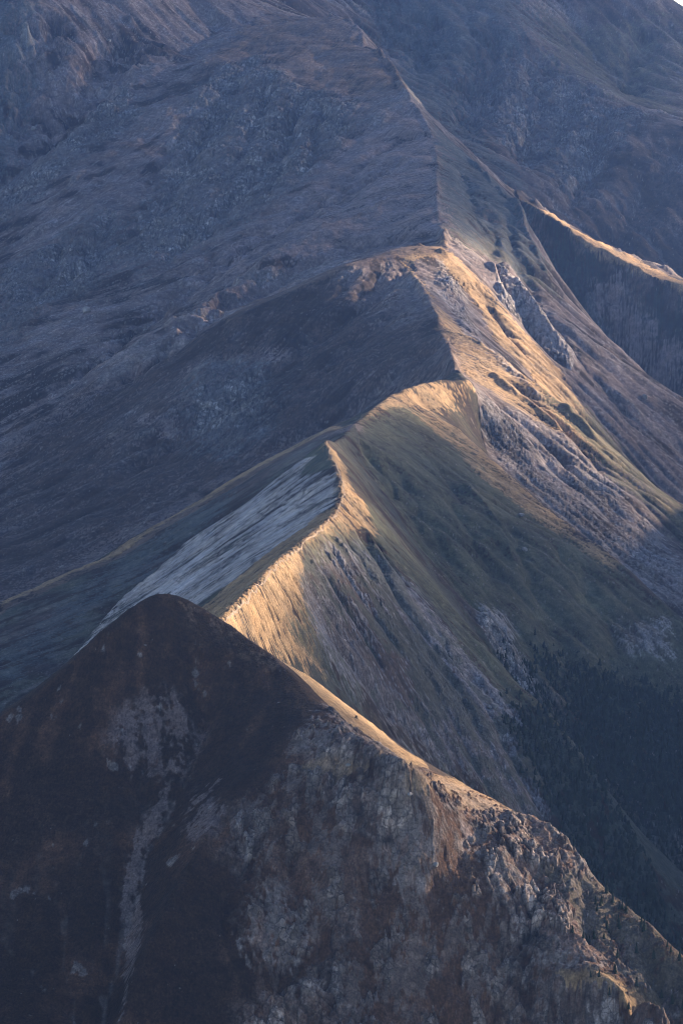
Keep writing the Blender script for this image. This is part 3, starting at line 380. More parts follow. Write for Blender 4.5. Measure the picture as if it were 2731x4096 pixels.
for lab, kind, st, soft, nz, p in REGIONS:
    pa = np.array(p, f32); mx = soft * 3 + 45
    j0 = np.searchsorted(ys, pa[:, 1].min() - mx); j1 = np.searchsorted(ys, pa[:, 1].max() + mx)
    sl = slice(j0, j1); x = XX[sl]; y = YY[sl]
    i0 = max(0, int(np.searchsorted(us, (pa[:, 0].min() - mx) / max(1, pa[:, 1].min() if pa[:, 0].min() < 0 else pa[:, 1].max())) - 1))
    i1 = min(ncol, int(np.searchsorted(us, (pa[:, 0].max() + mx) / max(1, pa[:, 1].min() if pa[:, 0].max() > 0 else pa[:, 1].max())) + 1))
    sl = (slice(j0, j1), slice(i0, i1)); x = XX[sl]; y = YY[sl]
    if x.size == 0: continue
    sd_ = poly_sd(x, y, p) / soft
    nn = nz * (0.8 * n_pat[sl] + 0.7 * LB[sl] + 0.5 * n_fine[sl] + 0.4 * LC[sl])
    a = sstep(-0.35, 0.45, np.clip(sd_, -1.5, 0.9) * 0.55 + 1.15 * nn - 0.12)
    if kind != 'slab': a = sstep(0.3, 0.7, a * (0.25 + 0.75 * st) + 0.42 * DTH[sl] * (1.15 - 0.5 * st))
    a = a * sstep(-1.3, -0.2, sd_ + 0.5 * n_pat[sl]) * (0.4 + 0.6 * st) * (LAB[sl] == lab)
    a = a.astype(f32)
    if kind not in ('rock', 'cliff', 'rocky'): CRAG[sl] *= (1 - 0.85 * a)
    kk = kind
    if kind in ('rock', 'cliff', 'rocky'):
        CRAG[sl] = np.maximum(CRAG[sl], sstep(-1.0, 0.8, sd_ + 0.8 * n_pat[sl]) * (LAB[sl] == lab) * dict(rock=min(1.0, 0.35 + st), cliff=0.9, rocky=0.6)[kind])
    if kind == 'cliff': kk = 'darkrock'
    if kind == 'rocky': kk = 'rock'; a = a * 0.25 * sstep(0.1, 0.8, n_crag2[sl] * .5 + 0.4 * LB[sl] + n_mid[sl] * .6)
    if kind == 'rock': a = a * sstep(-0.45, 0.35, n_crag2[sl] * .6 + LB[sl] * .5)
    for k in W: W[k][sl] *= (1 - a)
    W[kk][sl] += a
    if kind == 'slab': CRAG[sl] *= (1 - a)
# ---------------------------------------------------------------- heights
amp = dsc(YY)
wx = XX + 5 * n_mid + 3 * LB; wy = YY + 5 * n_pat
c1 = samp(NC, wx, wy, 0.55); c2 = samp(NC, wy + 50, wx, 0.17); c3 = samp(NB, wx, wy, 0.16); c4 = samp(ND, wx, wy, 0.16)
Z = bilin(BG, XX, YY); ZBB = Z.copy()
smooth = 1 - 0.9 * W['slab']
# (land, depth, half width, line): gullies cut into the faces, negative depth for ribs
CUTS = [(1,7,5,[(-27.7,2484),(-16.3,2478),(-1.2,2484),(10.9,2488)]),
  (1,9,5,[(-21.2,2530),(-7.4,2530),(4.9,2524),(20.3,2522),(35.6,2518)]),
  (1,8,4,[(-10.6,2576),(1.9,2572),(14.3,2568),(30,2566),(45.5,2560)]),
  (1,6,4,[(1.9,2636),(14.6,2624),(24.1,2614)]),
  (1,8,5,[(13.3,2678),(27.8,2664),(37.2,2642),(56.3,2632),(75.2,2618)]),
  (1,6,4,[(24.9,2710),(37.8,2684),(53.8,2668)]),
  (1,5,3,[(-15.2,2560),(-4.3,2552)]),
  (1,5,3,[(-32.4,2448),(-23.5,2446)]),
  (1,10,7,[(-19.1,2452),(1.8,2466),(22.9,2474),(41.2,2478)]),
  (1,7,6,[(-35.8,2376),(-18.7,2400),(1.8,2420),(19.7,2442)]),
  (1,7,6,[(36.7,2606),(62.1,2604),(87.3,2594),(109.2,2582)]),
  (1,7,6,[(69.4,2640),(94.9,2630),(120,2612),(131.9,2590)]),
  (1,5,5,[(13.9,2476),(35.2,2490),(60,2502)]),
  (1,6,5,[(52.8,2618),(75,2608),(93.7,2592)]),
  (1,-5,4,[(-24.6,2508),(-11.9,2508),(1.8,2504)]),
  (1,-5,4,[(-4.4,2602),(8.8,2592),(20.7,2584)]),
  (1,-4,4,[(18.9,2694),(32.7,2670),(43.9,2658)]),
  (2,9,9,[(17.3,3120),(35.8,3086),(53.7,3042),(74.9,3002),(96,2972)]),
  (2,6,8,[(43.7,3120),(65.2,3062),(86.1,3012),(106.6,2966)]),
  (2,5,8,[(83.5,3200),(103.7,3106),(123.8,3038),(143.4,2978)]),
  (2,7,10,[(139.9,3158),(162.4,3070),(184.5,2996),(203.5,2946)]),
  (2,7,10,[(197.4,3156),(222.8,3076),(247.7,3006),(272.7,2950)]),
  (2,-5,8,[(114.3,3194),(137.4,3100),(160.4,3028)]),
  (3,11,9,[(130.6,3546),(156.8,3558),(191,3552),(227.5,3514),(258.5,3468)]),
  (3,9,8,[(162.6,3694),(196.6,3662),(233,3604),(272.4,3544)]),
  (3,7,7,[(147.7,3546),(172.8,3530),(201,3498),(228.3,3458)]),
  (3,-6,7,[(149.1,3690),(178.3,3648),(211.4,3608),(248,3566)]),
  (3,14,10,[(183.3,4364),(191.8,4258),(210.6,4220),(234.2,4184),(257.5,4150)]),
  (3,-9,8,[(200.1,4386),(215.3,4266),(242,4234),(270.7,4202)]),
  (3,8,8,[(185.9,4634),(189.1,4506),(180.3,4354)]),
  (3,9,10,[(158.4,4816),(168,4598),(172.4,4422)]),
  (3,10,10,[(208.9,4652),(218.5,4498),(232.3,4346),(263.6,4254)]),
  (3,9,10,[(242.3,4336),(273.7,4250),(310.8,4192),(346.5,4128)]),
  (3,8,7,[(153.4,4186),(171.6,4134),(194.2,4084),(221.3,4036)]),
  (3,12,20,[(87.3,4144),(36.4,3998),(-62.6,3884),(-130.5,3814),(-195.4,3730),(-258.4,3658)]),
  (3,12,18,[(101.6,4334),(34.5,4372),(-43.3,4310),(-112.8,4200),(-185.6,4024),(-277.8,3950),(-366.1,3868)]),
  (3,16,22,[(83.9,4822),(-2.2,4666),(-73,4562),(-149.9,4408),(-220.5,4236),(-285.8,4070),(-374.8,3966)]),
  (3,-12,18,[(90.7,4578),(8.5,4464),(-69.9,4356),(-143.1,4202),(-210,4026)]),
  (3,16,20,[(-52.1,5222),(-85.4,4982),(-127.9,4786),(-183.3,4590),(-240.8,4428)]),
  (3,14,20,[(-143.5,5398),(-162.1,5162),(-202.2,4932),(-256.5,4730),(-320.4,4584),(-385.5,4440)]),
  (3,10,15,[(111.4,3770),(74.9,3752),(29.7,3736),(-15.2,3718),(-81.6,3674)]),
  (3,8,12,[(99.8,4042),(54.7,3928),(7.4,3858),(-38.4,3794),(-101.1,3744)]),
  (3,9,10,[(104.3,4980),(44.1,4874),(-2.3,4718)]),
  (3,28,30,[(-442,5538),(-452.5,5418),(-457.1,5312),(-470.4,5170)]),
  (3,18,20,[(-320.9,5596),(-358.1,5446),(-398.4,5284),(-440.8,5108)]),
  (3,-14,22,[(-255.4,5608),(-298.7,5418),(-355.4,5202),(-419.9,5000)]),
  (3,12,10,[(-104.5,5364),(-112.6,5146),(-132.9,4982),(-153.2,4866)]),
  (3,12,10,[(-64.6,5226),(-71.1,5020),(-82.8,4824),(-102.8,4678)]),
  (3,12,9,[(-24.1,5188),(-34.9,4960),(-53.4,4758)]),
  (3,12,10,[(-167.7,5350),(-185.4,5126),(-209.8,4974),(-234.7,4870)]),
  (3,10,9,[(-207.2,5218),(-230.5,5040),(-258.6,4882)]),
  (3,12,12,[(-300.2,4798),(-314.2,4658),(-336.1,4496)]),
  (3,12,12,[(-352.6,4726),(-364.5,4584),(-385.5,4440)]),
  (4,14,14,[(292.7,4936),(308.4,4898),(340.8,4850),(378.6,4804),(409.7,4754)]),
  (4,12,13,[(338.8,4916),(359.7,4874),(391.2,4820),(427.4,4762)]),
  (4,12,12,[(384.4,4894),(404.7,4850),(435.9,4800)]),
  (4,10,10,[(269.9,4952),(295.4,4874),(322.6,4836)]),
  (5,28,30,[(283.7,6542),(253,6344),(224,6158),(192.2,5852)]),
  (5,24,25,[(360,6514),(330.9,6246),(303.2,5980),(276.6,5716)]),
  (5,22,25,[(450.6,6152),(413.7,5928),(373.1,5728),(334.2,5528)]),
  (5,18,25,[(554.2,5936),(493.3,5776),(435.3,5640),(371.5,5488)]),
  (5,18,20,[(566.7,6872),(528,6680),(489.9,6382)]),
  (5,20,22,[(401,6298),(365,6064),(333.2,5876)]),
  (5,22,24,[(160.7,6590),(141.7,6424),(130.4,6240)]),
  (0,5,5,[(70.8,1916),(64,1888),(54.3,1870),(40.1,1850)]),
  (0,6,5,[(40.8,1894),(33.7,1884),(26.7,1870),(12.8,1852)]),
  (0,6,6,[(109.7,1916),(103.8,1890),(91.2,1868),(76.8,1850)]),
  (0,5,4,[(144.2,1900),(150,1882),(155.9,1868)]),
  (0,5,4,[(160.2,1894),(165.8,1876),(171.9,1864)]),
  (0,4,4,[(3.8,1918),(-0.9,1902),(-10.2,1888),(-21.6,1868),(-32.7,1842)]),
  (0,4,5,[(-51.3,1864),(-59.7,1838),(-63.4,1810)]),
  (0,-4,5,[(94.9,1954),(88.4,1914),(80.3,1886)]),
  (0,-4,5,[(122.8,1938),(123.7,1912),(117.6,1886)]),
  (0,4,5,[(-76.5,2002),(-78.3,1982),(-75.3,1964),(-83.9,1936)]),
  (0,5,6,[(-106.2,1958),(-109.5,1928),(-105.9,1902)]),
  (0,5,4,[(131.7,1926),(132.3,1898),(135.4,1874)]),
  (0,4,4,[(-19.1,1842),(-27.8,1820),(-32,1798)]),
  (0,4,4,[(79.8,1872),(67.7,1854),(58.1,1836)])]
def line_d(x, y, p):
    best = np.full(x.shape, 1e9, f32); tt = np.zeros(x.shape, f32); L = [0.0]
    for a, b in zip(p[:-1], p[1:]): L.append(L[-1] + math.hypot(b[0] - a[0], b[1] - a[1]))
    for k in range(len(p) - 1):
        ax, ay = p[k]; ex, ey = p[k + 1][0] - ax, p[k + 1][1] - ay; L2 = ex * ex + ey * ey + 1e-6
        t = np.clip(((x - ax) * ex + (y - ay) * ey) / L2, 0, 1); d = np.hypot(x - ax - t * ex, y - ay - t * ey); c = d < best
        best = np.where(c, d, best); tt = np.where(c, (L[k] + t * (L[k + 1] - L[k])) / L[-1], tt)
    return best, tt
CUT = np.zeros_like(XX); wob = np.where(YY < 2200, 0.25, 0.6)
for lab, dep, wd, p in CUTS:
    pa = np.array(p); mx = wd * 4 + 10
    j0, j1 = np.searchsorted(ys, [pa[:, 1].min() - mx, pa[:, 1].max() + mx]); yl, yh = max(ys[j0 if j0 < len(ys) else -1], 1), max(ys[min(j1, len(ys) - 1)], 1)
    a_ = (pa[:, 0].min() - mx); b_ = (pa[:, 0].max() + mx)
    i0 = max(0, int(np.searchsorted(us, min(a_ / yl, a_ / yh))) - 1); i1 = min(ncol, int(np.searchsorted(us, max(b_ / yl, b_ / yh))) + 1)
    sl = (slice(j0, j1), slice(i0, i1))
    if XX[sl].size == 0: continue
    x = XX[sl] + wd * (1.3 * n_mid[sl] + 0.5 * n_pat[sl]) + WX[sl] * wob[sl] * .5; y = YY[sl] + wd * (1.0 * n_pat[sl]) + WY[sl] * wob[sl] * .5
    d_, t_ = line_d(x, y, p); prof = np.exp(-(d_ / wd) ** 1.5 * 0.9) * sstep(0, 0.12, t_ + 0.02) * (1 - 0.8 * sstep(0.75, 1.0, t_)) * (LAB[sl] == lab)
    CUT[sl] += -dep * prof * (1 + 0.35 * n_mid[sl])
lapB = BG - blur(BG, 10); cm = blur(np.clip((lapB - 0.35) / 0.8, 0, 1).astype(f32), 3); CREST = np.clip(bilin(cm, XX, YY) * 1.3, 0, 1)
Z += CUT * (1 - CREST)
ew = (1 - 0.85 * CREST) * np.array([0.45, 0.6, 0.8, 1.1, 0.7, 1.1], f32)[LAB] * (1 - 0.75 * W['slab']) * (1 - 0.45 * W['gold']) * (1 - 0.6 * W['gold'] * (LAB == 1))
Z += ew * ERO
Z += smooth * (1.4 * amp * n_big + (1 - 0.8 * CREST) * (1 - 0.7 * W['gold'] * (LAB == 1)) * (0.5 * amp * LA * (0.35 + slopey) + 0.3 * amp * LB * (0.3 + slopey)) + 0.8 * n_mid * amp)
Z += W['slab'] * (0.3 * LB + 0.3 * LC + 0.4 * c3)
farm = (LAB >= 3).astype(f32)
Z += (LAB == 1) * W['gold'] * (0.9 * n_fine + 0.4 * c3 + 0.4 * c4)
Z += CREST * (LAB == 3) * (5.0 * n_mid + 4.0 * n_crag - 1.0)
Z += (LAB == 4) * (3.5 * nzr + 2.0 * nzf)
Z += CRAG * farm * (2.5 * nzr -3.5 * np.abs(LB) - 2.0 * np.abs(LC) + 3.4 * n_crag)
MB = (LAB == 1) * (1 - W['slab'])
Z += MB * (1 - CREST) * sstep(586, 562, ZBB) * (-1.4 * np.abs(LB) - 0.8 * np.abs(LC) + 2.0 * n_crag + 3.0 * nzr + 1.6 * nzf) * (0.3 + 0.7 * sstep(0.2, 0.9, CRAG))
cs = samp(NA, wx + 210, wy, 0.25)
steps = 3.6 * sstep(-0.12, 0.12, cs + 0.3 * LB + 0.2 * n_fine) + 2.0 * sstep(0.0, 0.25, c3 + 0.3 * LB) + 2.4 * np.maximum(c1, -0.2) + 2.0 * np.maximum(c2, -0.3) + 1.6 * sstep(0.0, 0.3, c2 + 0.2 * LB) + 0.45 * c4 + 0.5 * LC
Z += CRAG * amp * steps * np.array([0.6, 0.3, 0.45, 0.12, 0.2, 0.12], f32)[LAB]
# outcrops: blocks of bedded rock standing out of the turf
ga = 0.91 * XX - 0.41 * YY + 0.6 * WX; gb = (-0.41 * XX - 0.91 * YY) * 0.8 + 0.6 * WY
ga = np.where(LAB == 0, ga, XX + WX * .6); gb = np.where(LAB == 0, gb, YY * 0.6 + WY * .4)
b1 = samp(CB, ga, gb, 0.26 / 1.0); b2 = samp(CB, gb * 1.7 + 9, ga * 1.7, 0.22); e1 = samp(CBE, ga, gb, 0.26); b3 = samp(CB, ga / 3.1, gb / 3.1 + 40, 0.26)
clus = -0.10 * (LAB == 0) + samp(NB, ga + 70, gb, 0.75) + 0.55 * samp(NA, ga, gb + 33, 0.45) + 0.25 * b3 + np.where(LAB == 0, 0.18, 0.35) * (CRAG - 0.62)
OUT = sstep(0.02, 0.11, clus + 0.12 * c3) * CRAG
small = samp(NB, ga * 1.1 + 300, gb * 0.8 + 60, 0.26) + 0.5 * samp(NA, XX, YY + 350, 0.35) + 0.2 * b1 + 0.25 * n_fine
OUT2 = sstep(0.26, 0.38, small) * fore * sstep(0.25, 0.55, CRAG) * (1 - OUT)
OUT3 = sstep(0.62, 0.75, samp(NB, XX * 1.2, YY * .8 + 60, 0.2) + 0.5 * n_pat) * fore * (1 - sstep(0.2, 0.5, CRAG)) * (1 - W['gold'])
Z += OUT2 * (1.3 + 0.9 * b1 + 0.7 * b2)
Z += OUT * amp * np.array([1.7, 0.6, 0.8, 0.35, 0.5, 0.35], f32)[LAB] * (1.8 + 1.5 * b1 + 0.8 * b2 + 1.6 * b3 - 0.8 * sstep(0.25, 0.0, e1))
Z += (1 - CRAG) * smooth * (0.22 * n_fine + 0.2 * c4 + 0.16 * LC + 0.3 * c3)
Z += 1.3 * W['shrub'] * np.abs(n_fine) * amp
ZB = bilin(BG, XX, YY)
# ---------------------------------------------------------------- bare rock shows where the broken ground is steepest, turf keeps the ledges
dzu = np.gradient(Z - ZB, axis=1) / (np.gradient(XX, axis=1)); dzv = np.gradient(Z - ZB, axis=0) / np.gradient(YY, axis=0) - 0
down = -(dzu * bilin(GX, XX, YY) + dzv * bilin(GY, XX, YY)); rough = np.sqrt(dzu ** 2 + dzv ** 2)
bare = np.clip(OUT * sstep(-0.9, 0.1, b1 + 0.5 * b2 + 0.5 * c2) * (0.35 + 0.65 * sstep(0.3, 0.9, rough)), 0, 1)
bare = np.clip(bare + OUT2 * 0.8 + 0.45 * OUT3, 0, 1)
cover('rock', (bare * np.array([0.85, 0.55, 0.8, 0.6, 0.6, 0.6], f32)[LAB]).astype(f32))
crk = OUT * sstep(0.22, 0.05, e1)
cover('scree', (0.35 * CRAG * (1 - bare) * (LAB != 0)).astype(f32)); cover('redheath', (0.75 * (LAB == 0) * CRAG * (1 - bare)).astype(f32))
# ---------------------------------------------------------------- colour of the ground, from what covers it
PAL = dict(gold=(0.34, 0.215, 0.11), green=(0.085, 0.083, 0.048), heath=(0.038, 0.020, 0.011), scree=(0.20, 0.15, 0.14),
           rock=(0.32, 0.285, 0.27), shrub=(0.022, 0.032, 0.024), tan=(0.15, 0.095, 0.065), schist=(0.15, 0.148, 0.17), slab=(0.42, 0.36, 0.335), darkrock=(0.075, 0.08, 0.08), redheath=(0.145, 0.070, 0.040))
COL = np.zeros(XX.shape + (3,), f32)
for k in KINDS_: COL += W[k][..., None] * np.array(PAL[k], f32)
vary = 1 + farm * (0.12 * LC + 0.1 * LB + 0.2 * c3) + 0.28 * n_pat * (LAB > 0) + 0.12 * n_pat + 0.05 * LB + 0.09 * LC + slopey * (0.28 * nzf + 0.16 * nzl + 0.18 * nzb) + 0.12 * n_big + 0.18 * c4 + 0.2 * CRAG * c2
COL *= np.clip(vary, 0.4, 1.8)[..., None]
hue = np.clip(0.5 + 0.6 * n_mid + 0.3 * c3, 0, 1)[..., None]
COL *= hue * np.array([1.07, 1.0, 0.9], f32) + (1 - hue) * np.array([0.92, 0.98, 1.08], f32)
fl_ = sstep(0.62, 0.85, samp(NE, wx + 31, wy, 0.11) + 0.35 * n_fine + np.where(LAB == 0, -0.28, 0.25 * CRAG) + 0.3 * c3) * (1 - W['slab']) * (1 - 0.8 * W['gold'])
COL = COL * (1 - 0.55 * fl_[..., None]) + 0.55 * fl_[..., None] * np.array([0.30, 0.26, 0.25], f32)
dk_ = sstep(0.55, 0.85, samp(NE, wy + 31, wx, 0.13) + 0.35 * c4) * (1 - W['slab'])
COL *= (1 - 0.4 * dk_)[..., None]
COL *= 1 - (np.maximum(OUT, OUT2) * fore)[..., None] * np.array([0.30, 0.40, 0.47], f32); COL *= (1 - 0.6 * crk)[..., None]; COL *= (1 + OUT * fore * np.clip(0.45 * b3 + 0.35 * b1 + 0.25 * b2, -0.6, 0.7))[..., None]
COL *= (1 + (LAB == 0) * np.clip(0.3 * samp(ND, XX * 1.0 + 7, YY * .7, 0.11) + 0.25 * samp(ND, ga, gb, 0.2), -.5, .6) * 1.3)[..., None]
vein = sstep(0.10, 0.02, np.abs(samp(NB, XX * .8 + YY * .25, YY * .3, 0.5))) * W['slab'] * sstep(-.2, .3, n_mid)
COL *= (1 - 0.5 * vein)[..., None]
COL *= (1 + 0.25 * (CUT < -2.5) * n_pat)[..., None]
ch = sstep(1.5, 2.4, CHN + 0.25 * n_fine) * (1 - W['slab']) * (1 - W['shrub']) * np.array([0.25, 0.5, 0.25, 0.45, 0.45, 0.45], f32)[LAB]
COL = COL * (1 - ch[..., None]) + ch[..., None] * np.array([0.23, 0.195, 0.185], f32)
mos = sstep(0.16, 0.26, 0.7 * GR + 0.6 * c3 + 0.45 * c4 + 0.35 * n_pat) * fore * CRAG * (1 - OUT) * 0.75
COL = COL * (1 - mos[..., None]) + mos[..., None] * np.array([0.175, 0.145, 0.13], f32)
# turf holds the gullies' lips, bare ground their sides
mg = (LAB == 1) * (1 - W['slab']) * (1 - W['gold']); tf = mg * sstep(0.1, 0.3, 0.35 * LB + 0.8 * nzb + 0.6 * nzf + 0.3 * nzr)
COL = COL * (1 - 0.7 * tf[..., None]) + 0.7 * tf[..., None] * np.array([0.062, 0.066, 0.05], f32)
COL = np.clip(COL, 0.008, 0.6)
# ---------------------------------------------------------------- ground material
def ground_material():
    m = bpy.data.materials.new("ground_cover"); m.use_nodes = True; n = m.node_tree.nodes; l = m.node_tree.links; n.clear()
    out = n.new("ShaderNodeOutputMaterial"); b = n.new("ShaderNodeBsdfPrincipled"); l.new(b.outputs[0], out.inputs[0])
    b.inputs["Roughness"].default_value = 0.92; b.inputs["Specular IOR Level"].default_value = 0.15
    at = n.new("ShaderNodeAttribute"); at.attribute_name = "cover"
    cr = n.new("ShaderNodeAttribute"); cr.attribute_name = "crag"
    tc = n.new("ShaderNodeTexCoord")
    n1 = n.new("ShaderNodeTexNoise"); n1.inputs["Scale"].default_value = 0.9; n1.inputs["Detail"].default_value = 6; n1.inputs["Roughness"].default_value = 0.65
    l.new(tc.outputs["Object"], n1.inputs["Vector"])
    v = n.new("ShaderNodeTexVoronoi"); v.feature = 'F1'; v.inputs["Scale"].default_value = 0.35; l.new(tc.outputs["Object"], v.inputs["Vector"])
    mr = n.new("ShaderNodeMapRange"); mr.inputs[1].default_value = 0.3; mr.inputs[2].default_value = 0.7; mr.inputs[3].default_value = 0.6; mr.inputs[4].default_value = 1.4
    l.new(n1.outputs[0], mr.inputs[0])
    n2 = n.new("ShaderNodeTexNoise"); n2.inputs["Scale"].default_value = 0.16; n2.inputs["Detail"].default_value = 7; n2.inputs["Roughness"].default_value = 0.72; l.new(tc.outputs["Object"], n2.inputs["Vector"])
    r2 = n.new("ShaderNodeMapRange"); r2.inputs[1].default_value = 0.4; r2.inputs[2].default_value = 0.62; r2.inputs[3].default_value = 0.72; r2.inputs[4].default_value = 1.3; l.new(n2.outputs[0], r2.inputs[0])
    mm = n.new("ShaderNodeMath"); mm.operation = 'MULTIPLY'; l.new(mr.outputs[0], mm.inputs[0]); l.new(r2.outputs[0], mm.inputs[1]); mr = mm
    # joints and blocks of the bare rock
    wv = n.new("ShaderNodeTexNoise"); wv.inputs["Scale"].default_value = 0.25; wv.inputs["Detail"].default_value = 3; l.new(tc.outputs["Object"], wv.inputs["Vector"])
    wa = n.new("ShaderNodeVectorMath"); wa.operation = 'MULTIPLY_ADD'; l.new(wv.outputs["Color"], wa.inputs[0]); wa.inputs[1].default_value = (4, 4, 4); l.new(tc.outputs["Object"], wa.inputs[2])
    ve = n.new("ShaderNodeTexVoronoi"); ve.feature = 'DISTANCE_TO_EDGE'; ve.inputs["Scale"].default_value = 0.22; l.new(wa.outputs[0], ve.inputs["Vector"])
    vc = n.new("ShaderNodeTexVoronoi"); vc.feature = 'F1'; vc.inputs["Scale"].default_value = 0.22; l.new(wa.outputs[0], vc.inputs["Vector"])
    e1 = n.new("ShaderNodeMapRange"); e1.inputs[1].default_value = 0.0; e1.inputs[2].default_value = 0.10; e1.inputs[3].default_value = 0.35; e1.inputs[4].default_value = 1.0; l.new(ve.outputs["Distance"], e1.inputs[0])
    sx_ = n.new("ShaderNodeSeparateColor"); l.new(vc.outputs["Color"], sx_.inputs[0])
    e2 = n.new("ShaderNodeMapRange"); e2.inputs[3].default_value = 0.62; e2.inputs[4].default_value = 1.55; l.new(sx_.outputs[0], e2.inputs[0])
    e3 = n.new("ShaderNodeMath"); e3.operation = 'MULTIPLY'; l.new(e1.outputs[0], e3.inputs[0]); l.new(e2.outputs[0], e3.inputs[1])
    cl = n.new("ShaderNodeMath"); cl.operation = 'MULTIPLY'; cl.use_clamp = True; cl.inputs[1].default_value = 1.0; l.new(cr.outputs["Fac"], cl.inputs[0])
    e4 = n.new("ShaderNodeMix"); e4.data_type = 'FLOAT'; l.new(cl.outputs[0], e4.inputs[0]); e4.inputs[2].default_value = 1.0; l.new(e3.outputs[0], e4.inputs[3])
    m3 = n.new("ShaderNodeMath"); m3.operation = 'MULTIPLY'; l.new(mm.outputs[0], m3.inputs[0]); l.new(e4.outputs[0], m3.inputs[1]); mr = m3
    mx = n.new("ShaderNodeVectorMath"); mx.operation = 'SCALE'; l.new(at.outputs["Color"], mx.inputs[0]); l.new(mr.outputs[0], mx.inputs["Scale"])
    l.new(mx.outputs[0], b.inputs["Base Color"])
    add = n.new("ShaderNodeMath"); add.operation = 'MULTIPLY_ADD'; l.new(v.outputs["Distance"], add.inputs[0]); l.new(cr.outputs["Fac"], add.inputs[1]); l.new(n1.outputs[0], add.inputs[2])
    bu = n.new("ShaderNodeBump"); bu.inputs["Strength"].default_value = 0.8; bu.inputs["Distance"].default_value = 1.8
    l.new(add.outputs[0], bu.inputs["Height"]); l.new(bu.outputs[0], b.inputs["Normal"])
    return m
GM = ground_material()
ROCKY = np.clip(0.25 * CRAG + 0.75 * bare + 0.5 * mos + 0.5 * (LAB == 1) * (1 - W['gold']) * (1 - W['slab']) * CRAG, 0, 1).astype(f32)
NAMES = ['foreground_mountain', 'middle_ridge', 'spur_mountain', 'far_mountain', 'side_ridge', 'mountain_cirque']
ny, nx = XX.shape
fl = LAB[:-1, :-1]
idx = (np.arange(ny - 1)[:, None] * nx + np.arange(nx - 1)[None, :]).astype(np.int32)
V = np.stack([XX, YY, Z], -1).reshape(-1, 3)
def grid_object(name, faces_i, V, COL, CR, nx):
    q = np.stack([faces_i, faces_i + 1, faces_i + nx + 1, faces_i + nx], 1)
    used, inv = np.unique(q.ravel(), return_inverse=True)
    me = bpy.data.meshes.new(name); me.vertices.add(len(used)); me.vertices.foreach_set("co", V[used].astype(f32).ravel())
    nf = len(q); me.loops.add(nf * 4); me.polygons.add(nf)
    me.loops.foreach_set("vertex_index", inv.astype(np.int32).ravel()); me.polygons.foreach_set("loop_start", np.arange(0, nf * 4, 4, dtype=np.int32))
    try: me.polygons.foreach_set("loop_total", np.full(nf, 4, np.int32))
    except Exception: pass
    me.update(calc_edges=True)
    me.polygons.foreach_set("use_smooth", np.ones(nf, bool))
    ca = me.attributes.new("cover", 'FLOAT_COLOR', 'POINT'); c4 = np.ones((len(used), 4), f32); c4[:, :3] = COL.reshape(-1, 3)[used]; ca.data.foreach_set("color", c4.ravel())
    fa = me.attributes.new("crag", 'FLOAT', 'POINT'); fa.data.foreach_set("value", CR.ravel()[used].astype(f32))
    me.materials.append(GM)
    o = bpy.data.objects.new(name, me); C.objects.link(o); o["kind"] = "structure"
    return o
for k, nm in enumerate(NAMES):
    grid_object(nm, idx[fl == k], V, COL, ROCKY, nx)
# ---------------------------------------------------------------- mountain out of frame on the right: keeps the sun off the low ground
SH = np.array([math.sin(SUN_AZ), math.cos(SUN_AZ)]); PERP = np.array([-SH[1], SH[0]]); TE = math.tan(SUN_EL)
#             anchor x, y, lit above z, distance towards the sun
SHADE = [(250, 1500, 420, 1300), (180, 1880, 452, 1350), (100, 1950, 525, 1400), (0, 1990, 555, 1450), (0, 2300, 528, 1500), (20, 2700, 520, 1500), (70, 2800, 520, 1500), (40, 3000, 553, 1450), (120, 3380, 560, 1400), (150, 3480, 545, 1300),
         (250, 3620, 480, 1250), (250, 3900, 490, 1200), (250, 4300, 550, 1150), (400, 4930, 572, 1050), (450, 5150, 600, 1000), (450, 5300, 850, 1050), (450, 5450, 1080, 1000), (500, 6000, 1300, 1000), (500, 7400, 1300, 1000)]
ax = []
for x, y, z, d in SHADE: ax.append((x + SH[0] * d, y + SH[1] * d, min(z - 200, 500) + TE * d))
ax = np.array(ax); s_ = np.concatenate([[0], np.cumsum(np.linalg.norm(np.diff(ax[:, :2], axis=0), axis=1))])
ns, ncr = 420, 70
ss = np.linspace(0, s_[-1], ns); cx = np.interp(ss, s_, ax[:, 0]); cy = np.interp(ss, s_, ax[:, 1]); cz = np.interp(ss, s_, ax[:, 2])
cc = np.linspace(-1, 1, ncr); cc = np.sign(cc) * np.abs(cc) ** 1.4
RX = cx[:, None] + cc[None, :] * 480; RY = cy[:, None] - cc[None, :] * 180 
RZ = cz[:, None] - np.abs(cc)[None, :] * 620
RZ = RZ + (samp(NC, RX, RY, 1.5) * 26 + samp(NA, RX, RY, 1.0) * 10 - 8) * (0.35 + np.abs(cc)[None, :])
RV = np.stack([RX, RY, RZ], -1).reshape(-1, 3)
RC = np.ones((ns, ncr, 3), f32) * np.array([0.13, 0.115, 0.09], f32) * (1 + 0.4 * samp(NB, RX, RY, 1.0))[..., None]
grid_object("mountain_ridge", (np.arange(ns - 1)[:, None] * ncr + np.arange(ncr - 1)[None, :]).astype(np.int32).ravel(), RV, RC, np.ones((ns, ncr), f32), ncr)
# valley floor under and around everything
def plain():
    n = 60; x = np.linspace(-3000, 3500, n); y = np.linspace(-500, 9500, n); gx, gy = np.meshgrid(x, y)
    gz = 150 + 60 * samp(NA, gx, gy, 9.0)
    grid_object("valley_floor", (np.arange(n - 1)[:, None] * n + np.arange(n - 1)[None, :]).astype(np.int32).ravel(), np.stack([gx, gy, gz], -1).reshape(-1, 3),
                np.ones((n, n, 3), f32) * np.array([0.06, 0.07, 0.035], f32), np.zeros((n, n), f32), n)
plain()
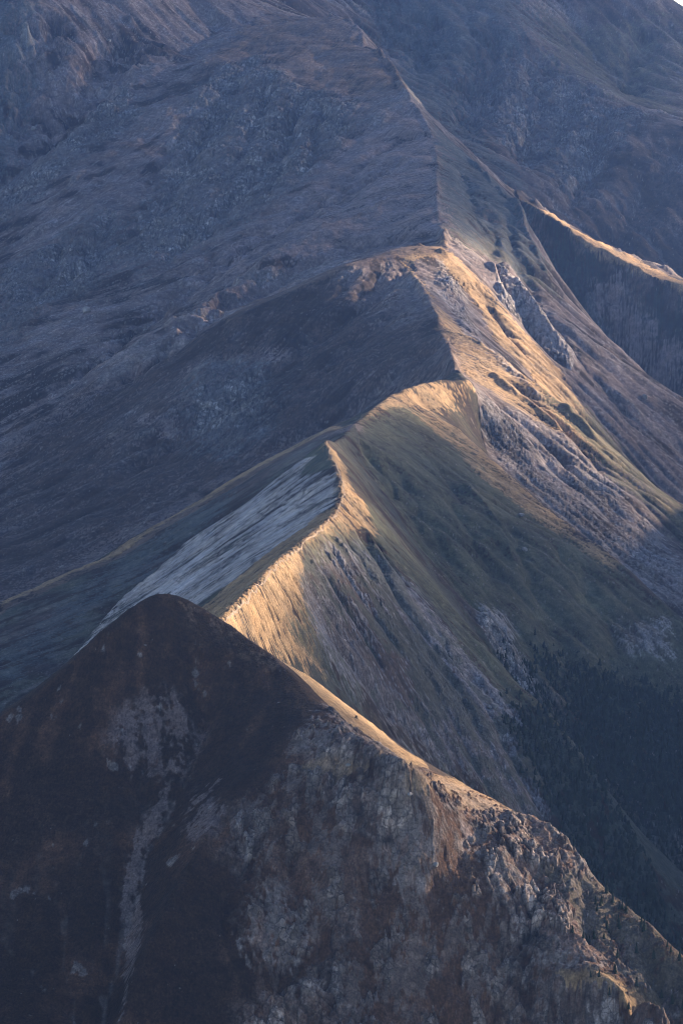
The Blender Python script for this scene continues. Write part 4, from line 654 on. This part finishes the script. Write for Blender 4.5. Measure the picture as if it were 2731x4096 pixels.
# ---------------------------------------------------------------- height of the finished ground
def ground(x, y):
    j = int(np.clip(np.searchsorted(ys, y) - 1, 0, len(ys) - 2)); fy = (y - ys[j]) / (ys[j + 1] - ys[j])
    fx = (x / y - us[0]) / (us[1] - us[0]); i = int(np.clip(fx, 0, ncol - 2)); fx -= i
    return float((Z[j, i] * (1 - fx) + Z[j, i + 1] * fx) * (1 - fy) + (Z[j + 1, i] * (1 - fx) + Z[j + 1, i + 1] * fx) * fy)
def simple_material(name, col, var=0.35, scale=1.0, rough=0.9, bump=0.3):
    m = bpy.data.materials.new(name); m.use_nodes = True; n = m.node_tree.nodes; l = m.node_tree.links
    b = n["Principled BSDF"]; b.inputs["Roughness"].default_value = rough; b.inputs["Specular IOR Level"].default_value = 0.15
    tc = n.new("ShaderNodeTexCoord"); n1 = n.new("ShaderNodeTexNoise"); n1.inputs["Scale"].default_value = scale; n1.inputs["Detail"].default_value = 5
    l.new(tc.outputs["Object"], n1.inputs["Vector"])
    r = n.new("ShaderNodeValToRGB"); r.color_ramp.elements[0].position = 0.3; r.color_ramp.elements[1].position = 0.7
    r.color_ramp.elements[0].color = tuple(c * (1 - var) for c in col) + (1,); r.color_ramp.elements[1].color = tuple(min(1, c * (1 + var)) for c in col) + (1,)
    l.new(n1.outputs[0], r.inputs[0]); l.new(r.outputs[0], b.inputs["Base Color"])
    bu = n.new("ShaderNodeBump"); bu.inputs["Strength"].default_value = bump; l.new(n1.outputs[0], bu.inputs["Height"]); l.new(bu.outputs[0], b.inputs["Normal"])
    return m
def mesh_obj(name, vs, fs, mat, parent=None, smooth=False):
    me = bpy.data.meshes.new(name); me.from_pydata(vs, [], fs); me.update(); me.materials.append(mat)
    if smooth: me.polygons.foreach_set("use_smooth", [True] * len(me.polygons))
    o = bpy.data.objects.new(name, me); C.objects.link(o); o.parent = parent
    return o
# trodden path along the top of the middle ridge
def path():
    cr = np.array(LINES['mid_crest']); d = np.concatenate([[0], np.cumsum(np.linalg.norm(np.diff(cr[:, :2], axis=0), axis=1))])
    s = np.arange(15, d[-1], 1.2); px = np.interp(s, d, cr[:, 0]) + 0.8 + np.interp(s, np.arange(0, d[-1] + 30, 11.0), np.random.RandomState(6).uniform(-1.4, 1.4, int((d[-1] + 30) / 11.0) + 1)); py = np.interp(s, d, cr[:, 1])
    vs, fs = [], []
    for k in range(len(s)):
        wd = 0.45 + 0.12 * math.sin(s[k] * 0.43)
        for e in (-1, 0, 1):
            x = px[k] + e * wd; vs.append((x, py[k], ground(x, py[k]) + 0.12 + 0.05 * (e == 0)))
    for k in range(len(s) - 1):
        for e in (0, 1): a = k * 3 + e; fs.append((a, a + 1, a + 4, a + 3))
    o = mesh_obj("path", vs, fs, simple_material("trodden_earth", (0.33, 0.24, 0.17), 0.25, 0.8)); o["kind"] = "structure"
path()
# ---------------------------------------------------------------- conifers
rnd = random.Random(5)
needle = simple_material("conifer_needles", (0.022, 0.033, 0.018), 0.4, 2.0); bark = simple_material("conifer_bark", (0.07, 0.05, 0.035), 0.3, 3.0)
def crown_geo(h, r, tiers, per, seed):
    q = random.Random(seed); vs, fs = [], []
    for t in range(tiers):
        z = h * (0.12 + 0.86 * t / tiers); rr = r * (1 - (t / tiers) ** 1.15) * q.uniform(0.8, 1.15) + 0.06 * r; off = q.uniform(0, 6.28)
        for b in range(per):
            a = off + b * 6.283 / per + q.uniform(-.25, .25); L = rr * q.uniform(0.65, 1.2); wd = L * 0.36; ca, sa = math.cos(a), math.sin(a); z2 = z - L * q.uniform(0.15, 0.5)
            k = len(vs); top = h * 0.11
            vs += [(0.02 * ca, 0.02 * sa, z + top), (ca * L * .6 - sa * wd, sa * L * .6 + ca * wd, z + (z2 - z) * .6), (ca * L, sa * L, z2), (ca * L * .6 + sa * wd, sa * L * .6 - ca * wd, z + (z2 - z) * .6), (ca * L * .25, sa * L * .25, z - top * 0.6)]
            fs += [(k, k + 1, k + 2), (k, k + 2, k + 3), (k + 4, k + 2, k + 1), (k + 4, k + 3, k + 2)]
    return vs, fs
def trunk_geo(h, r):
    vs, fs = [], []
    for z, q in ((-0.6, 1.3), (0, 1.0), (h * .5, .6), (h * .97, .12)):
        for k in range(6): vs.append((math.cos(k * 1.047) * r * q, math.sin(k * 1.047) * r * q, z))
    for l_ in range(3):
        for k in range(6): a = l_ * 6 + k; b = l_ * 6 + (k + 1) % 6; fs.append((a, b, b + 6, a + 6))
    return vs, fs
protos = []
for k in range(4):
    h = 1.0; cv, cf = crown_geo(1.0, 0.21 + 0.03 * k, 9, 8, 10 + k); me = bpy.data.meshes.new("crown"); me.from_pydata(cv, [], cf); me.update(); me.materials.append(needle)
    tv, tf = trunk_geo(1.0, 0.028); mt = bpy.data.meshes.new("trunk"); mt.from_pydata([(a, b, c if c > -0.5 else -0.08) for a, b, c in tv], [], tf); mt.update(); mt.materials.append(bark)
    protos.append((me, mt))
def conifer(x, y, h, label, group):
    e = bpy.data.objects.new("conifer_tree", None); C.objects.link(e); e.location = (x, y, ground(x, y) - 0.2); e.scale = (h, h, h * rnd.uniform(.95, 1.1)); e.rotation_euler = (0, 0, rnd.uniform(0, 6.28))
    me, mt = rnd.choice(protos)
    for nm, m_ in (("crown", me), ("trunk", mt)):
        o = bpy.data.objects.new(nm, m_); C.objects.link(o); o.parent = e
    e["label"] = label; e["category"] = "conifer"; e["group"] = group
TREES = [(130.7, 1940.0, 4.9, "small dark conifer on the near mountain's right skyline, the topmost"),
  (143.8, 1924.0, 6.8, "small dark conifer on the near mountain's right skyline, second from the top"),
  (146.5, 1914.0, 6.6, "small dark conifer on the near mountain's right skyline, third from the top"),
  (150.3, 1912.0, 5.2, "small dark conifer on the near mountain's right skyline, fourth from the top"),
  (151.6, 1912.0, 5.8, "small dark conifer on the near mountain's right skyline, fifth from the top"),
  (153.5, 1910.0, 5.7, "small dark conifer on the near mountain's right skyline, sixth from the top"),
  (161.0, 1900.0, 6.3, "small dark conifer on the near mountain's right skyline, seventh from the top"),
  (162.4, 1898.0, 6.6, "small dark conifer on the near mountain's right skyline, eighth from the top"),
  (174.2, 1890.0, 4.8, "small dark conifer on the near mountain's right skyline, ninth from the top"),
  (176.0, 1888.0, 4.6, "small dark conifer on the near mountain's right skyline, tenth from the top"),
  (180.4, 1884.0, 6.8, "small dark conifer on the near mountain's right skyline, eleventh from the top"),
  (136.9, 1910.0, 4.7, 'dark conifer on broken ground below the upper skyline rocks, the topmost'),
  (140.4, 1912.0, 5.5, 'dark conifer on broken ground below the upper skyline rocks, second from the top'),
  (139.5, 1910.0, 3.8, 'dark conifer on broken ground below the upper skyline rocks, third from the top'),
  (137.5, 1904.0, 4.8, 'dark conifer on broken ground below the upper skyline rocks, fourth from the top'),
  (141.3, 1898.0, 5.4, 'dark conifer on broken ground below the upper skyline rocks, fifth from the top'),
  (148.8, 1902.0, 4.3, 'dark conifer on broken ground below the upper skyline rocks, sixth from the top'),
  (142.2, 1896.0, 5.9, 'dark conifer on broken ground below the upper skyline rocks, seventh from the top'),
  (149.0, 1898.0, 5.8, 'dark conifer on broken ground below the upper skyline rocks, eighth from the top'),
  (143.1, 1894.0, 3.8, 'dark conifer on broken ground below the upper skyline rocks, ninth from the top'),
  (134.3, 1886.0, 3.8, 'dark conifer among pale rock slabs left of the tree band, the topmost'),
  (134.7, 1884.0, 5.0, 'dark conifer among pale rock slabs left of the tree band, second from the top'),
  (130.5, 1882.0, 5.9, 'dark conifer among pale rock slabs left of the tree band, third from the top'),
  (132.0, 1882.0, 4.6, 'dark conifer among pale rock slabs left of the tree band, fourth from the top'),
  (139.8, 1884.0, 4.2, 'dark conifer among pale rock slabs left of the tree band, fifth from the top'),
  (122.5, 1876.0, 4.7, 'dark conifer among pale rock slabs left of the tree band, sixth from the top'),
  (128.0, 1874.0, 3.8, 'dark conifer among pale rock slabs left of the tree band, seventh from the top'),
  (130.4, 1848.0, 3.8, 'small conifer at the edge of the golden grass ledge, the leftmost'),
  (134.9, 1848.0, 4.3, 'small conifer at the edge of the golden grass ledge, second from the left'),
  (140.0, 1844.0, 4.4, 'small conifer at the edge of the golden grass ledge, third from the left'),
  (146.2, 1872.0, 5.1, 'dark conifer in the gullies above the golden ledge, the topmost'),
  (144.0, 1862.0, 5.1, 'dark conifer in the gullies above the golden ledge, second from the top'),
  (144.3, 1860.0, 5.1, 'dark conifer in the gullies above the golden ledge, third from the top'),
  (155.7, 1862.0, 5.7, 'dark conifer in the gullies above the golden ledge, fourth from the top'),
  (169.2, 1866.0, 5.3, 'dark conifer in the gullies above the golden ledge, fifth from the top'),
  (150.1, 1842.0, 4.6, 'dark conifer in the gullies above the golden ledge, sixth from the top'),
  (157.4, 1886.0, 6.8, "dark conifer on the near mountain's lower right ribs, the topmost"),
  (166.5, 1884.0, 6.0, "dark conifer on the near mountain's lower right ribs, second from the top"),
  (174.5, 1862.0, 6.2, "dark conifer on the near mountain's lower right ribs, third from the top"),
  (179.9, 1860.0, 5.0, "dark conifer on the near mountain's lower right ribs, fourth from the top")]
for x, y, h, lab in TREES: conifer(x, y, h, lab, "small conifers on the rocky right-hand slope")
# ---------------------------------------------------------------- boulders
boulder_mat = simple_material("boulder_stone", (0.26, 0.235, 0.22), 0.3, 0.7, bump=0.6)
def boulder(x, y, r, label, seed):
    q = random.Random(seed); bm_v = []; import bmesh
    bm = bmesh.new(); bmesh.ops.create_icosphere(bm, subdivisions=3, radius=1.0); pl = [(Vector_rand(q), q.uniform(.55, .85)) for _ in range(9)]
    for v in bm.verts:
        for n_, d in pl:
            t = v.co.dot(n_)
            if t > d: v.co -= n_ * (t - d)
        v.co *= 1 + 0.04 * math.sin(v.co.x * 9 + seed) * math.cos(v.co.y * 8)
    me = bpy.data.meshes.new("boulder"); bm.to_mesh(me); bm.free(); me.materials.append(boulder_mat)
    o = bpy.data.objects.new("boulder", me); C.objects.link(o); o.location = (x, y, ground(x, y) + r * 0.3); o.scale = (r * 1.15, r, r * 0.85); o.rotation_euler = (q.uniform(-.3, .3), q.uniform(-.3, .3), q.uniform(0, 6))
    o["label"] = label; o["category"] = "boulder"; o["group"] = "loose boulders on the slopes"
from mathutils import Vector
def Vector_rand(q):
    v = Vector((q.gauss(0, 1), q.gauss(0, 1), q.gauss(0, 1))); v.normalize(); return v
BOULDERS = [(-442.4, 5260.0, 4.7, 'large pale boulder lying alone on the upper left scree slope'),
  (-350.7, 5552.0, 3.1, 'pale flat boulder near the top of the upper left slope'),
  (-302.0, 4310.0, 5.6, 'big grey boulder below the cliff at the left, beside a scree tongue'),
  (-228.3, 4218.0, 2.8, 'grey boulder on the dark left slope right of the scree tongue'),
  (275.0, 6002.0, 4.3, 'white boulder in the cirque beyond the summit ridge'),
  (366.7, 5792.0, 4.7, 'pale boulder on smooth scree below the cirque cliffs'),
  (111.9, 2628.0, 3, 'bright boulder low on the grey flank of the middle ridge'),
  (108.2, 2624.0, 2, 'small bright boulder just left of the bigger one on the grey flank'),
  (159.3, 3188.0, 3, 'small pale boulder on the green dome slope'),
  (158.3, 3110.0, 2.5, 'small pale stone lower on the green dome slope'),
  (357.1, 4262.0, 3.7, 'pale boulder on the scree fan right of the lit ribs'),
  (-202.7, 5440.0, 3.1, 'grey boulder on the slope above the dark cliff'),
  (36.1, 1888.0, 1.6, 'pale boulder below the crest of the foreground mountain'),
  (49.8, 1876.0, 1.8, 'bright block on the rocky face of the foreground mountain'),
  (3.7, 1906.0, 1.3, 'small block beside the lit turf ledge near the notch')]
for k, (x, y, r, lab) in enumerate(BOULDERS): boulder(x, y, r, lab, k)
# ---------------------------------------------------------------- forest on the low right-hand slopes
def forest():
    q = random.Random(3); vs, fs = [], []; n = 0
    j0 = np.searchsorted(ys, 2450); j1 = np.searchsorted(ys, 3400); tries = 0
    while n < 7000 and tries < 90000:
        tries += 1; j = q.randrange(j0, j1); i = q.randrange(ncol)
        if W['shrub'][j, i] < q.uniform(0.25, 0.9): continue
        x, y, z = float(XX[j, i]), float(YY[j, i]), float(Z[j, i]); h = q.uniform(2.5, 8) * q.uniform(.6, 1); r = h * q.uniform(.26, .5); n += 1
        for t in range(3):
            zb = z + h * (0.05 + .28 * t); rr = r * (1 - .28 * t); k = len(vs); m_ = 6; o_ = q.uniform(0, 6)
            for b in range(m_): rj = rr * q.uniform(.7, 1.2); vs.append((x + math.cos(o_ + b * 6.283 / m_) * rj, y + math.sin(o_ + b * 6.283 / m_) * rj, zb + q.uniform(-.3, .3)))
            vs.append((x, y, z + h * (.5 + .25 * t)))
            for b in range(m_): fs.append((k + b, k + (b + 1) % m_, k + m_))
    o = mesh_obj("forest", vs, fs, simple_material("forest_needles", (0.02, 0.03, 0.02), 0.4, 0.15)); o["kind"] = "stuff"
forest()
# ---------------------------------------------------------------- added unseen cloud sheet towards the sun, its gaps shaped to light the ridge
# (x, y, z) of ground or air and how much sun the sheet should let through to it
SUN_MASK_POINTS = [(-62,2286,585,1), (-43,2442,581,1), (-26,2532,579,1), (-3,2682,577,1), (0,2798,583,1), (-12,2960,591,1), (-14,2584,575,1), (-52,2314,570,0.8), (5,2702,571,0.8), (-68,2192,582,0.8), (-25,2500,570,0.9), (-7,2556,560,0.9), (5,2618,559,0.9), (-25,2462,558,0.55), (-28,2458,562,0.55), (-41,2342,554,0.55), (22,2750,560,0.55), (-54,2272,561,0.55), (12,2830,568,0.55), (5,2568,546,0.32), (-13,2482,545,0.32), (24,2654,543,0.32), (-19,2428,537,0.14), (2,2516,533,0.14), (34,2640,529,0.14), (-7,2450,524,0.08), (-24,2376,530,0.08), (28,2664,541,0.08), (30,2578,515,0.08), (57,2668,511,0.08), (20,2512,503,0.08), (65,2744,514,0.08), (-1,2432,506,0.08), (20,2538,513,0.08), (49,2606,500,0.08), (-7,2414,510,0.08), (35,2500,474,0.08), (70,2670,498,0.08), (69,2616,481,0.08), (95,2630,459,0.08), (68,2566,460,0.08), (99,2576,426,0.08), (118,2644,443,0.08), (52,2558,478,0.08), (150,2638,413,0.08), (182,2632,381,0.08), (87,2682,485,0.08), (-31,2034,590,1), (-21,2048,582,1), (-11,2056,573,1), (-1,2060,565,1), (9,2042,560,1), (19,2040,552,1), (28,1988,554,1), (35,1974,551,1), (43,1980,546,1), (65,1934,532,1), (52,1960,542,1), (72,1976,531,1), (84,1972,525,1), (129,1848,462,1), (158,1836,453,1), (143,1846,460,1), (95,1960,521,0.9), (123,1942,507,0.9), (145,1912,483,0.9), (167,1896,470,0.9), (109,1944,513,0.9), (98,1908,503,0.75), (74,1910,519,0.75), (131,1882,474,0.75), (55,1904,537,0.75), (116,1896,487,0.75), (41,1880,528,0.3), (27,1888,550,0.3), (84,1872,483,0.3), (107,1862,467,0.3), (22,1894,559,0.3), (50,1876,513,0.4), (73,1872,490,0.4), (95,1854,459,0.4), (15,1886,544,0.4), (38,1850,483,0.4), (4,1880,535,0.4), (95,1844,445,0.06), (4,1898,554,0.06), (-19,1860,516,0.06), (-20,1932,570,0.06), (26,1854,495,0.06), (61,1846,463,0.06), (140,1842,441,0.06), (-95,2028,632,0.04), (-139,1948,567,0.04), (-89,1890,531,0.04), (-183,1898,530,0.04), (-153,1810,482,0.04), (-69,1978,584,0.04), (-105,1994,606,0.04), (-106,1770,472,0.04), (-52,1790,466,0.04), (-45,1988,592,0.04), (-32,1966,582,0.04), (47,3340,582,1), (72,3416,581,1), (116,3488,575,1), (26,3240,578,1), (14,3180,577,1), (59,3378,579,1), (89,3410,562,0.6), (58,3298,569,0.6), (38,3242,572,0.6), (45,3188,560,0.06), (85,3254,547,0.06), (69,3264,557,0.06), (37,3214,568,0.06), (122,3184,514,0.06), (228,3160,456,0.06), (183,3238,492,0.3), (111,3346,546,0.3), (133,3302,526,0.3), (36,3104,552,0.04), (51,3094,539,0.04), (65,3062,522,0.04), (83,3174,535,0.04), (102,3172,523,0.04), (112,3118,505,0.04), (139,3138,494,0.04), (138,3210,510,0.04), (84,3212,541,0.04), (56,3158,549,0.04), (206,3164,467,0.04), (118,3092,494,0.04), (175,3100,463,0.04), (266,3050,396,0.04), (149,2948,416,0.04), (231,3084,428,0.04), (81,3116,524,0.04), (80,3050,508,0.04), (152,3006,441,0.04), (223,2970,375,0.04), (116,3026,475,0.04), (193,3082,447,0.04), (183,2896,354,0.04), (17,3080,556,0.5), (24,3060,548,0.3), (-118,3214,508,0.8), (-52,3234,543,0.8), (-159,3180,488,0.8), (-80,3248,528,0.8), (-198,3112,472,0.6), (-143,3064,495,0.15), (-226,2928,449,0.15), (-89,3134,525,0.15), (-98,2842,524,0.3), (-46,2844,559,0.3), (-144,2736,492,0.3), (153,3758,573,1), (186,3714,552,1), (228,3670,525,1), (125,3782,583,1), (77,4132,634,1), (85,4022,620,1), (101,3890,599,1), (113,3656,575,1), (118,4258,641,1), (138,4178,620,1), (162,4152,593,1), (193,4062,548,1), (213,4278,580,1), (190,4338,605,1), (128,4166,621,1), (261,3630,495,0.9), (281,3598,475,0.9), (160,3640,550,0.9), (230,4010,510,0.9), (238,4250,552,0.9), (196,3640,533,0.9), (322,3556,440,0.6), (201,3570,516,0.6), (243,3558,487,0.6), (263,3998,477,0.6), (265,4192,513,0.6), (160,3526,535,0.6), (175,3476,504,0.3), (301,4050,446,0.3), (33,4128,635,0.3), (270,3504,457,0.3), (295,4188,488,0.3), (214,3432,468,0.13), (275,3408,430,0.13), (55,3958,602,0.13), (-38,3784,529,0.13), (-175,3770,484,0.13), (-254,3592,421,0.13), (7,3858,566,0.13), (-143,4202,578,0.13), (-274,4742,637,0.13), (-334,4388,559,0.13), (-106,4838,687,0.13), (-434,5344,782,0.13), (-315,5484,808,0.13), (56,4052,622,0.13), (77,3878,592,0.13), (88,3732,567,0.13), (9,4510,655,0.13), (226,4544,620,0.4), (248,4450,580,0.4), (292,4294,517,0.4), (252,4526,600,0.4), (130,4842,716,0.03), (124,4614,691,0.03), (154,5062,715,0.03), (178,4890,698,0.03), (227,5058,649,0.03), (140,4578,677,0.03), (166,4708,684,0.03), (130,4926,725,0.04), (162,4922,710,0.04), (198,4786,679,0.04), (119,4988,740,0.04), (101,5122,766,0.04), (219,4682,658,0.04), (138,4700,696,0.04), (284,4164,491,0.06), (334,4164,451,0.06), (262,4318,545,0.06), (354,4098,414,0.06), (181,4812,689,0.1), (206,4706,668,0.1), (158,4816,700,0.1), (330,4112,437,0.16), (117,4524,681,0.16), (125,4864,720,0.16), (96,5160,774,0.16), (164,4632,673,0.16), (43,5460,828,0.16), (201,4604,648,0.16), (-23,5684,861,0.13), (-88,5568,838,0.13), (57,4996,736,0.13), (-183,5432,810,0.13), (323,5130,592,1), (336,4970,590,1), (383,4950,566,1), (422,4922,548,1), (473,5040,520,1), (517,5034,506,1), (273,5012,625,0.5), (329,4850,514,0.1), (411,4776,433,0.1), (273,4892,568,0.1), (415,4834,502,0.1), (397,5884,655,0.12), (440,5516,512,0.12), (368,5996,684,0.12), (495,5802,625,0.12), (485,6118,713,0.12), (308,6242,744,0.06), (165,6428,812,0.06), (214,5674,667,0.06), (90,6518,849,0.06), (245,6554,848,0.06), (128,6130,749,0.04), (151,5888,710,0.04), (181,5722,684,0.04), (211,5592,658,0.04), (261,5516,617,0.04), (103,6370,799,0.04), (680,6000,880,1), (650,5600,740,1), (0,3500,850,0.2), (-300,4500,850,0.2), (-300,3000,750,0.2), (0,2500,750,0.2)]
def cloud_mask():
    H = 2000.0; cot = 1 / TE
    A = np.array(SUN_MASK_POINTS); ks = A[:, 0] * SH[0] + A[:, 1] * SH[1] - A[:, 2] * cot; ts = A[:, 0] * PERP[0] + A[:, 1] * PERP[1]
    kg = np.arange(ks.min() - 700, ks.max() + 900, 14.0); tg = np.arange(ts.min() - 900, ts.max() + 900, 14.0)
    KK, TT = np.meshgrid(kg, tg); num = np.zeros_like(KK); den = np.zeros_like(KK)
    wk = KK + 30 * samp(NA, KK, TT, 2.0); wt = TT + 14 * samp(NA, KK + 999, TT, 2.0)
    for k0, t0, T in zip(ks, ts, A[:, 3]):
        w_ = 1 / (((wk - k0) / 2.2) ** 2 + (wt - t0) ** 2 + 120) ** 2.4; num += w_ * T; den += w_
    T = num / den; T = np.clip(T * (1 + 0.25 * samp(NB, KK, TT, 2.5)), 0.02, 1)
    s_ = KK + H * cot; X = s_ * SH[0] + TT * PERP[0]; Y = s_ * SH[1] + TT * PERP[1]
    th = 10 + 50 * (1 - T); bump_ = 14 * samp(NA, KK, TT, 3.0)
    n_, m_ = KK.shape; top = np.stack([X, Y, H + bump_ + th * 0.6], -1).reshape(-1, 3); bot = np.stack([X, Y, H + bump_ * .5 - th * 0.4], -1).reshape(-1, 3)
    idx_ = (np.arange(n_ - 1)[:, None] * m_ + np.arange(m_ - 1)[None, :]).ravel(); N_ = n_ * m_
    q1 = np.stack([idx_, idx_ + 1, idx_ + m_ + 1, idx_ + m_], 1); q2 = q1[:, ::-1] + N_
    rim = np.concatenate([np.arange(m_), (np.arange(1, n_) * m_ + m_ - 1), ((n_ - 1) * m_ + np.arange(m_ - 2, -1, -1)), (np.arange(n_ - 2, 0, -1) * m_)])
    r2 = np.roll(rim, -1); q3 = np.stack([r2, rim, rim + N_, r2 + N_], 1); q = np.concatenate([q1, q2, q3]).astype(np.int32)
    me = bpy.data.meshes.new("sun_mask_cloud"); me.vertices.add(2 * N_); me.vertices.foreach_set("co", np.concatenate([top, bot]).astype(f32).ravel())
    me.loops.add(len(q) * 4); me.polygons.add(len(q)); me.loops.foreach_set("vertex_index", q.ravel()); me.polygons.foreach_set("loop_start", np.arange(0, len(q) * 4, 4, dtype=np.int32)); me.update(calc_edges=True)
    me.polygons.foreach_set("use_smooth", np.ones(len(q), bool))
    fa = me.attributes.new("clear", 'FLOAT', 'POINT'); fa.data.foreach_set("value", np.tile(np.sqrt(T).ravel(), 2).astype(f32))
    m = bpy.data.materials.new("sun_mask_film"); m.use_nodes = True; n = m.node_tree.nodes; l = m.node_tree.links; n.clear()
    out = n.new("ShaderNodeOutputMaterial"); mx = n.new("ShaderNodeMixShader"); tr = n.new("ShaderNodeBsdfTransparent"); tl = n.new("ShaderNodeBsdfTranslucent"); df = n.new("ShaderNodeBsdfDiffuse"); m2 = n.new("ShaderNodeMixShader")
    tl.inputs[0].default_value = (.85, .85, .85, 1); df.inputs[0].default_value = (.85, .85, .85, 1)
    at = n.new("ShaderNodeAttribute"); at.attribute_name = "clear"
    l.new(tl.outputs[0], m2.inputs[1]); l.new(df.outputs[0], m2.inputs[2]); l.new(at.outputs["Fac"], mx.inputs[0]); l.new(m2.outputs[0], mx.inputs[1]); l.new(tr.outputs[0], mx.inputs[2]); l.new(mx.outputs[0], out.inputs[0])
    me.materials.append(m); o = bpy.data.objects.new("sun_mask_cloud", me); C.objects.link(o); o["kind"] = "structure"
cloud_mask()
# ---------------------------------------------------------------- haze
def haze_box():
    x0, x1, y0, y1, z0, z1 = -3050, 3550, -550, 9550, 20, 1680
    vs = [(x, y, z) for z in (z0, z1) for y in (y0, y1) for x in (x0, x1)]
    me = bpy.data.meshes.new("haze"); me.from_pydata(vs, [], [(0, 2, 3, 1), (4, 5, 7, 6), (0, 1, 5, 4), (2, 6, 7, 3), (0, 4, 6, 2), (1, 3, 7, 5)]); me.update()
    m = bpy.data.materials.new("haze_air"); m.use_nodes = True; n = m.node_tree.nodes; n.clear()
    out = n.new("ShaderNodeOutputMaterial"); v = n.new("ShaderNodeVolumePrincipled")
    v.inputs["Color"].default_value = (0.23, 0.42, 1.0, 1); v.inputs["Density"].default_value = 2.0e-5; v.inputs["Anisotropy"].default_value = 0.7
    m.node_tree.links.new(v.outputs[0], out.inputs["Volume"])
    me.materials.append(m); o = bpy.data.objects.new("haze", me); C.objects.link(o); o["kind"] = "stuff"
if HAZE: haze_box()
